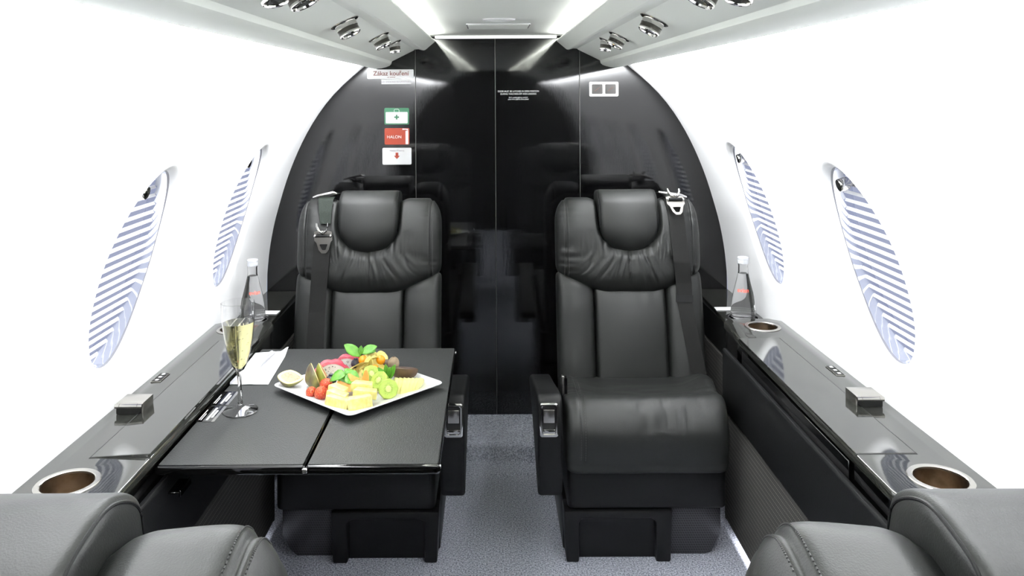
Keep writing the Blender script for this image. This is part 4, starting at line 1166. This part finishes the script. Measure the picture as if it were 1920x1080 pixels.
physalis(682, 690, PT+.024, 1.12, (-20, -20, 10), 'husked physalis at the top of the heap under the mint tip', 5, True, .7)
physalis(712, 689, PT+.022, 1.15, (30, 40, 0), 'dry physalis husk at the top right of the heap', 4, True, .9)
physalis(702, 702, PT+.014, .95, (60, 10, 20), 'open physalis with its orange berry showing, front of the heap', 4, True, .8)
physalis(665, 706, PT+.010, 1.0, (20, -50, 0), 'dry physalis husk lying behind the front mint leaves', 5, False, 1.1)
physalis(690, 705, PT+.012, .9, (80, 0, -10), 'small physalis husk below the orange berry', 4, True, .8)
# brown fruits
R, p = fr('passion_fruit', 757, 716, PT, 'dark brown passion fruit half lying at the right of the heap', 'passion fruit')
mb = MB(); rings = []; Mr = rotm(-14, 6, 4); c = p+Vector((0, .012, .026))
for i in range(13):
    th = PI/2*i/12; rings.append([c+Mr @ Vector((.031*math.cos(th)*math.cos(2*PI*j/28), .024*math.cos(th)*math.sin(2*PI*j/28), -.026*math.sin(th))) for j in range(28)])
mb.loft(rings, True, False, True).build('shell', 'brown_fruit', R)
MB().loft([[c+Mr @ Vector((.031*s_*math.cos(2*PI*j/28), .024*s_*math.sin(2*PI*j/28), z)) for j in range(28)] for s_, z in ((1, 0), (.9, .0012), (.85, -.003), (.3, -.006))], True, False, True).build('pulp', 'brown_fruit', R)
R, p = fr('whole_kiwi', 737, 697, PT+.020, 'small whole tan kiwi at the back right of the heap', 'kiwi')
MB().sphere(p+Vector((0, .012, .014)), (.0125, .015, .0145), 20, 14).build('skin', 'tan_fruit', R)
MB().lathe([(.0001, .001), (.0025, .001), (.003, 0)], 10, Matrix.Translation(p+Vector((0, .012, .0285)))).build('stem_end', 'brown_fruit', R)
R, p = fr('whole_kiwi', 722, 706, PT, 'brown kiwi mostly hidden behind the right mint sprig', 'kiwi')
MB().sphere(p+Vector((0, .010, .017)), (.020, .018, .0175), 20, 14).build('skin', 'brown_fruit', R)
# mint
def leaf_mesh(c, L, W, d, up, fold=.25, bend=.3):
    d = Vector(d).normalized(); up = Vector(up); sd = d.cross(up).normalized(); up = sd.cross(d); rows = []
    for i in range(11):
        t = i/10; w = W*math.sin(PI*(.04+.94*t))**.8*(1+.07*math.sin(i*PI)) ; p = c+d*L*t+up*(-bend*L*t*t)
        rows.append([p+sd*w*q+up*(abs(q)*w*fold+.0008*math.sin(t*30)*abs(q)) for q in (-1, -.5, 0, .5, 1)])
    return MB().loft(rows, False, False, False)
def mint(px, py, z, label, leaves):
    R, p = fr('mint_sprig', px, py, z, label, 'mint')
    MB().tube([p, p+Vector((0, 0, .012)), p+Vector((.001, 0, .022))], .0011, 8).build('stem', 'mint', R)
    for (off, L, W, d, up, fo, be) in leaves: leaf_mesh(p+Vector(off), L, W, d, up, fo, be).build('mint_leaf', 'mint', R, solid=.0004)
mint(648, 720, PT+.016, 'broad rounded mint leaves lying at the front of the heap', [((0, 0, .02), .030, .014, (-.8, -.3, .1), (0, -.5, 1), .3, .6), ((0, 0, .018), .032, .017, (.75, -.45, -.05), (0, -.6, 1), .3, .5), ((0, 0, .020), .024, .012, (-.1, -.5, -.3), (0, -1, .5), .3, .5), ((0, .005, .02), .022, .010, (.3, .6, .3), (0, -.4, 1), .3, .4)])
mint(676, 676, PT+.040, 'mint sprig with two pale leaves standing up at the back of the heap', [((0, 0, .010), .044, .0115, (-.9, .1, .62), (.2, -.9, .5), .2, .1), ((.002, 0, .016), .036, .0105, (.85, .1, .42), (-.2, -.8, .6), .2, .15), ((0, 0, .012), .020, .006, (.05, .1, 1), (0, -1, .1), .3, .1), ((0.01, 0.01, .012), .024, .008, (.7, .4, .2), (0, -.5, 1), .3, .2)])
mint(728, 718, PT+.008, 'tuft of pointed mint leaves in front of the brown fruit half', [((0, 0, .006), .040, .0070, (.45, -.1, .9), (-.3, -1, .3), .3, -.1), ((0, 0, .006), .036, .0065, (-.15, -.1, 1), (0, -1, .1), .3, .0), ((0, 0, .006), .036, .0065, (-.6, -.1, .8), (.3, -1, .2), .3, .0), ((0, 0, .004), .030, .006, (-.9, -.2, .4), (.3, -.8, .5), .3, .1), ((0, 0, .004), .024, .006, (.1, -.6, .4), (0, -.6, 1), .3, .1), ((0, 0, .010), .026, .006, (.15, -.3, 1), (0, -1, .2), .3, .1), ((0, 0, .0), .022, .006, (.5, -.5, .2), (0, -.4, 1), .3, .2)])

GROUPS = {'strawberry': 'strawberries on the plate', 'pineapple_chunk': 'pineapple chunks on the plate', 'kiwi_slice': 'kiwi slices on the plate', 'fig': 'fig pieces on the plate',
          'dragon_fruit': 'dragon fruit slices on the plate', 'physalis': 'physalis husks on the heap', 'orange_melon_piece': 'orange melon pieces on the plate', 'mint_sprig': 'mint garnish on the fruit',
          'berry': 'dark berries on the plate', 'whole_kiwi': 'whole kiwis on the plate', 'aircraft_seat': 'black leather cabin seats', 'water_bottle': 'water bottles on the side shelves', 'paper_card': 'cards on the side shelves',
          'side_console': 'side consoles', 'placard': 'placards on the table edge', 'wall_sign': 'signs stacked on the left black panel'}
for o in bpy.data.objects:
    k = o.name.split('.')[0]
    if o.parent is None and k in GROUPS and 'group' not in o: o['group'] = GROUPS[k]
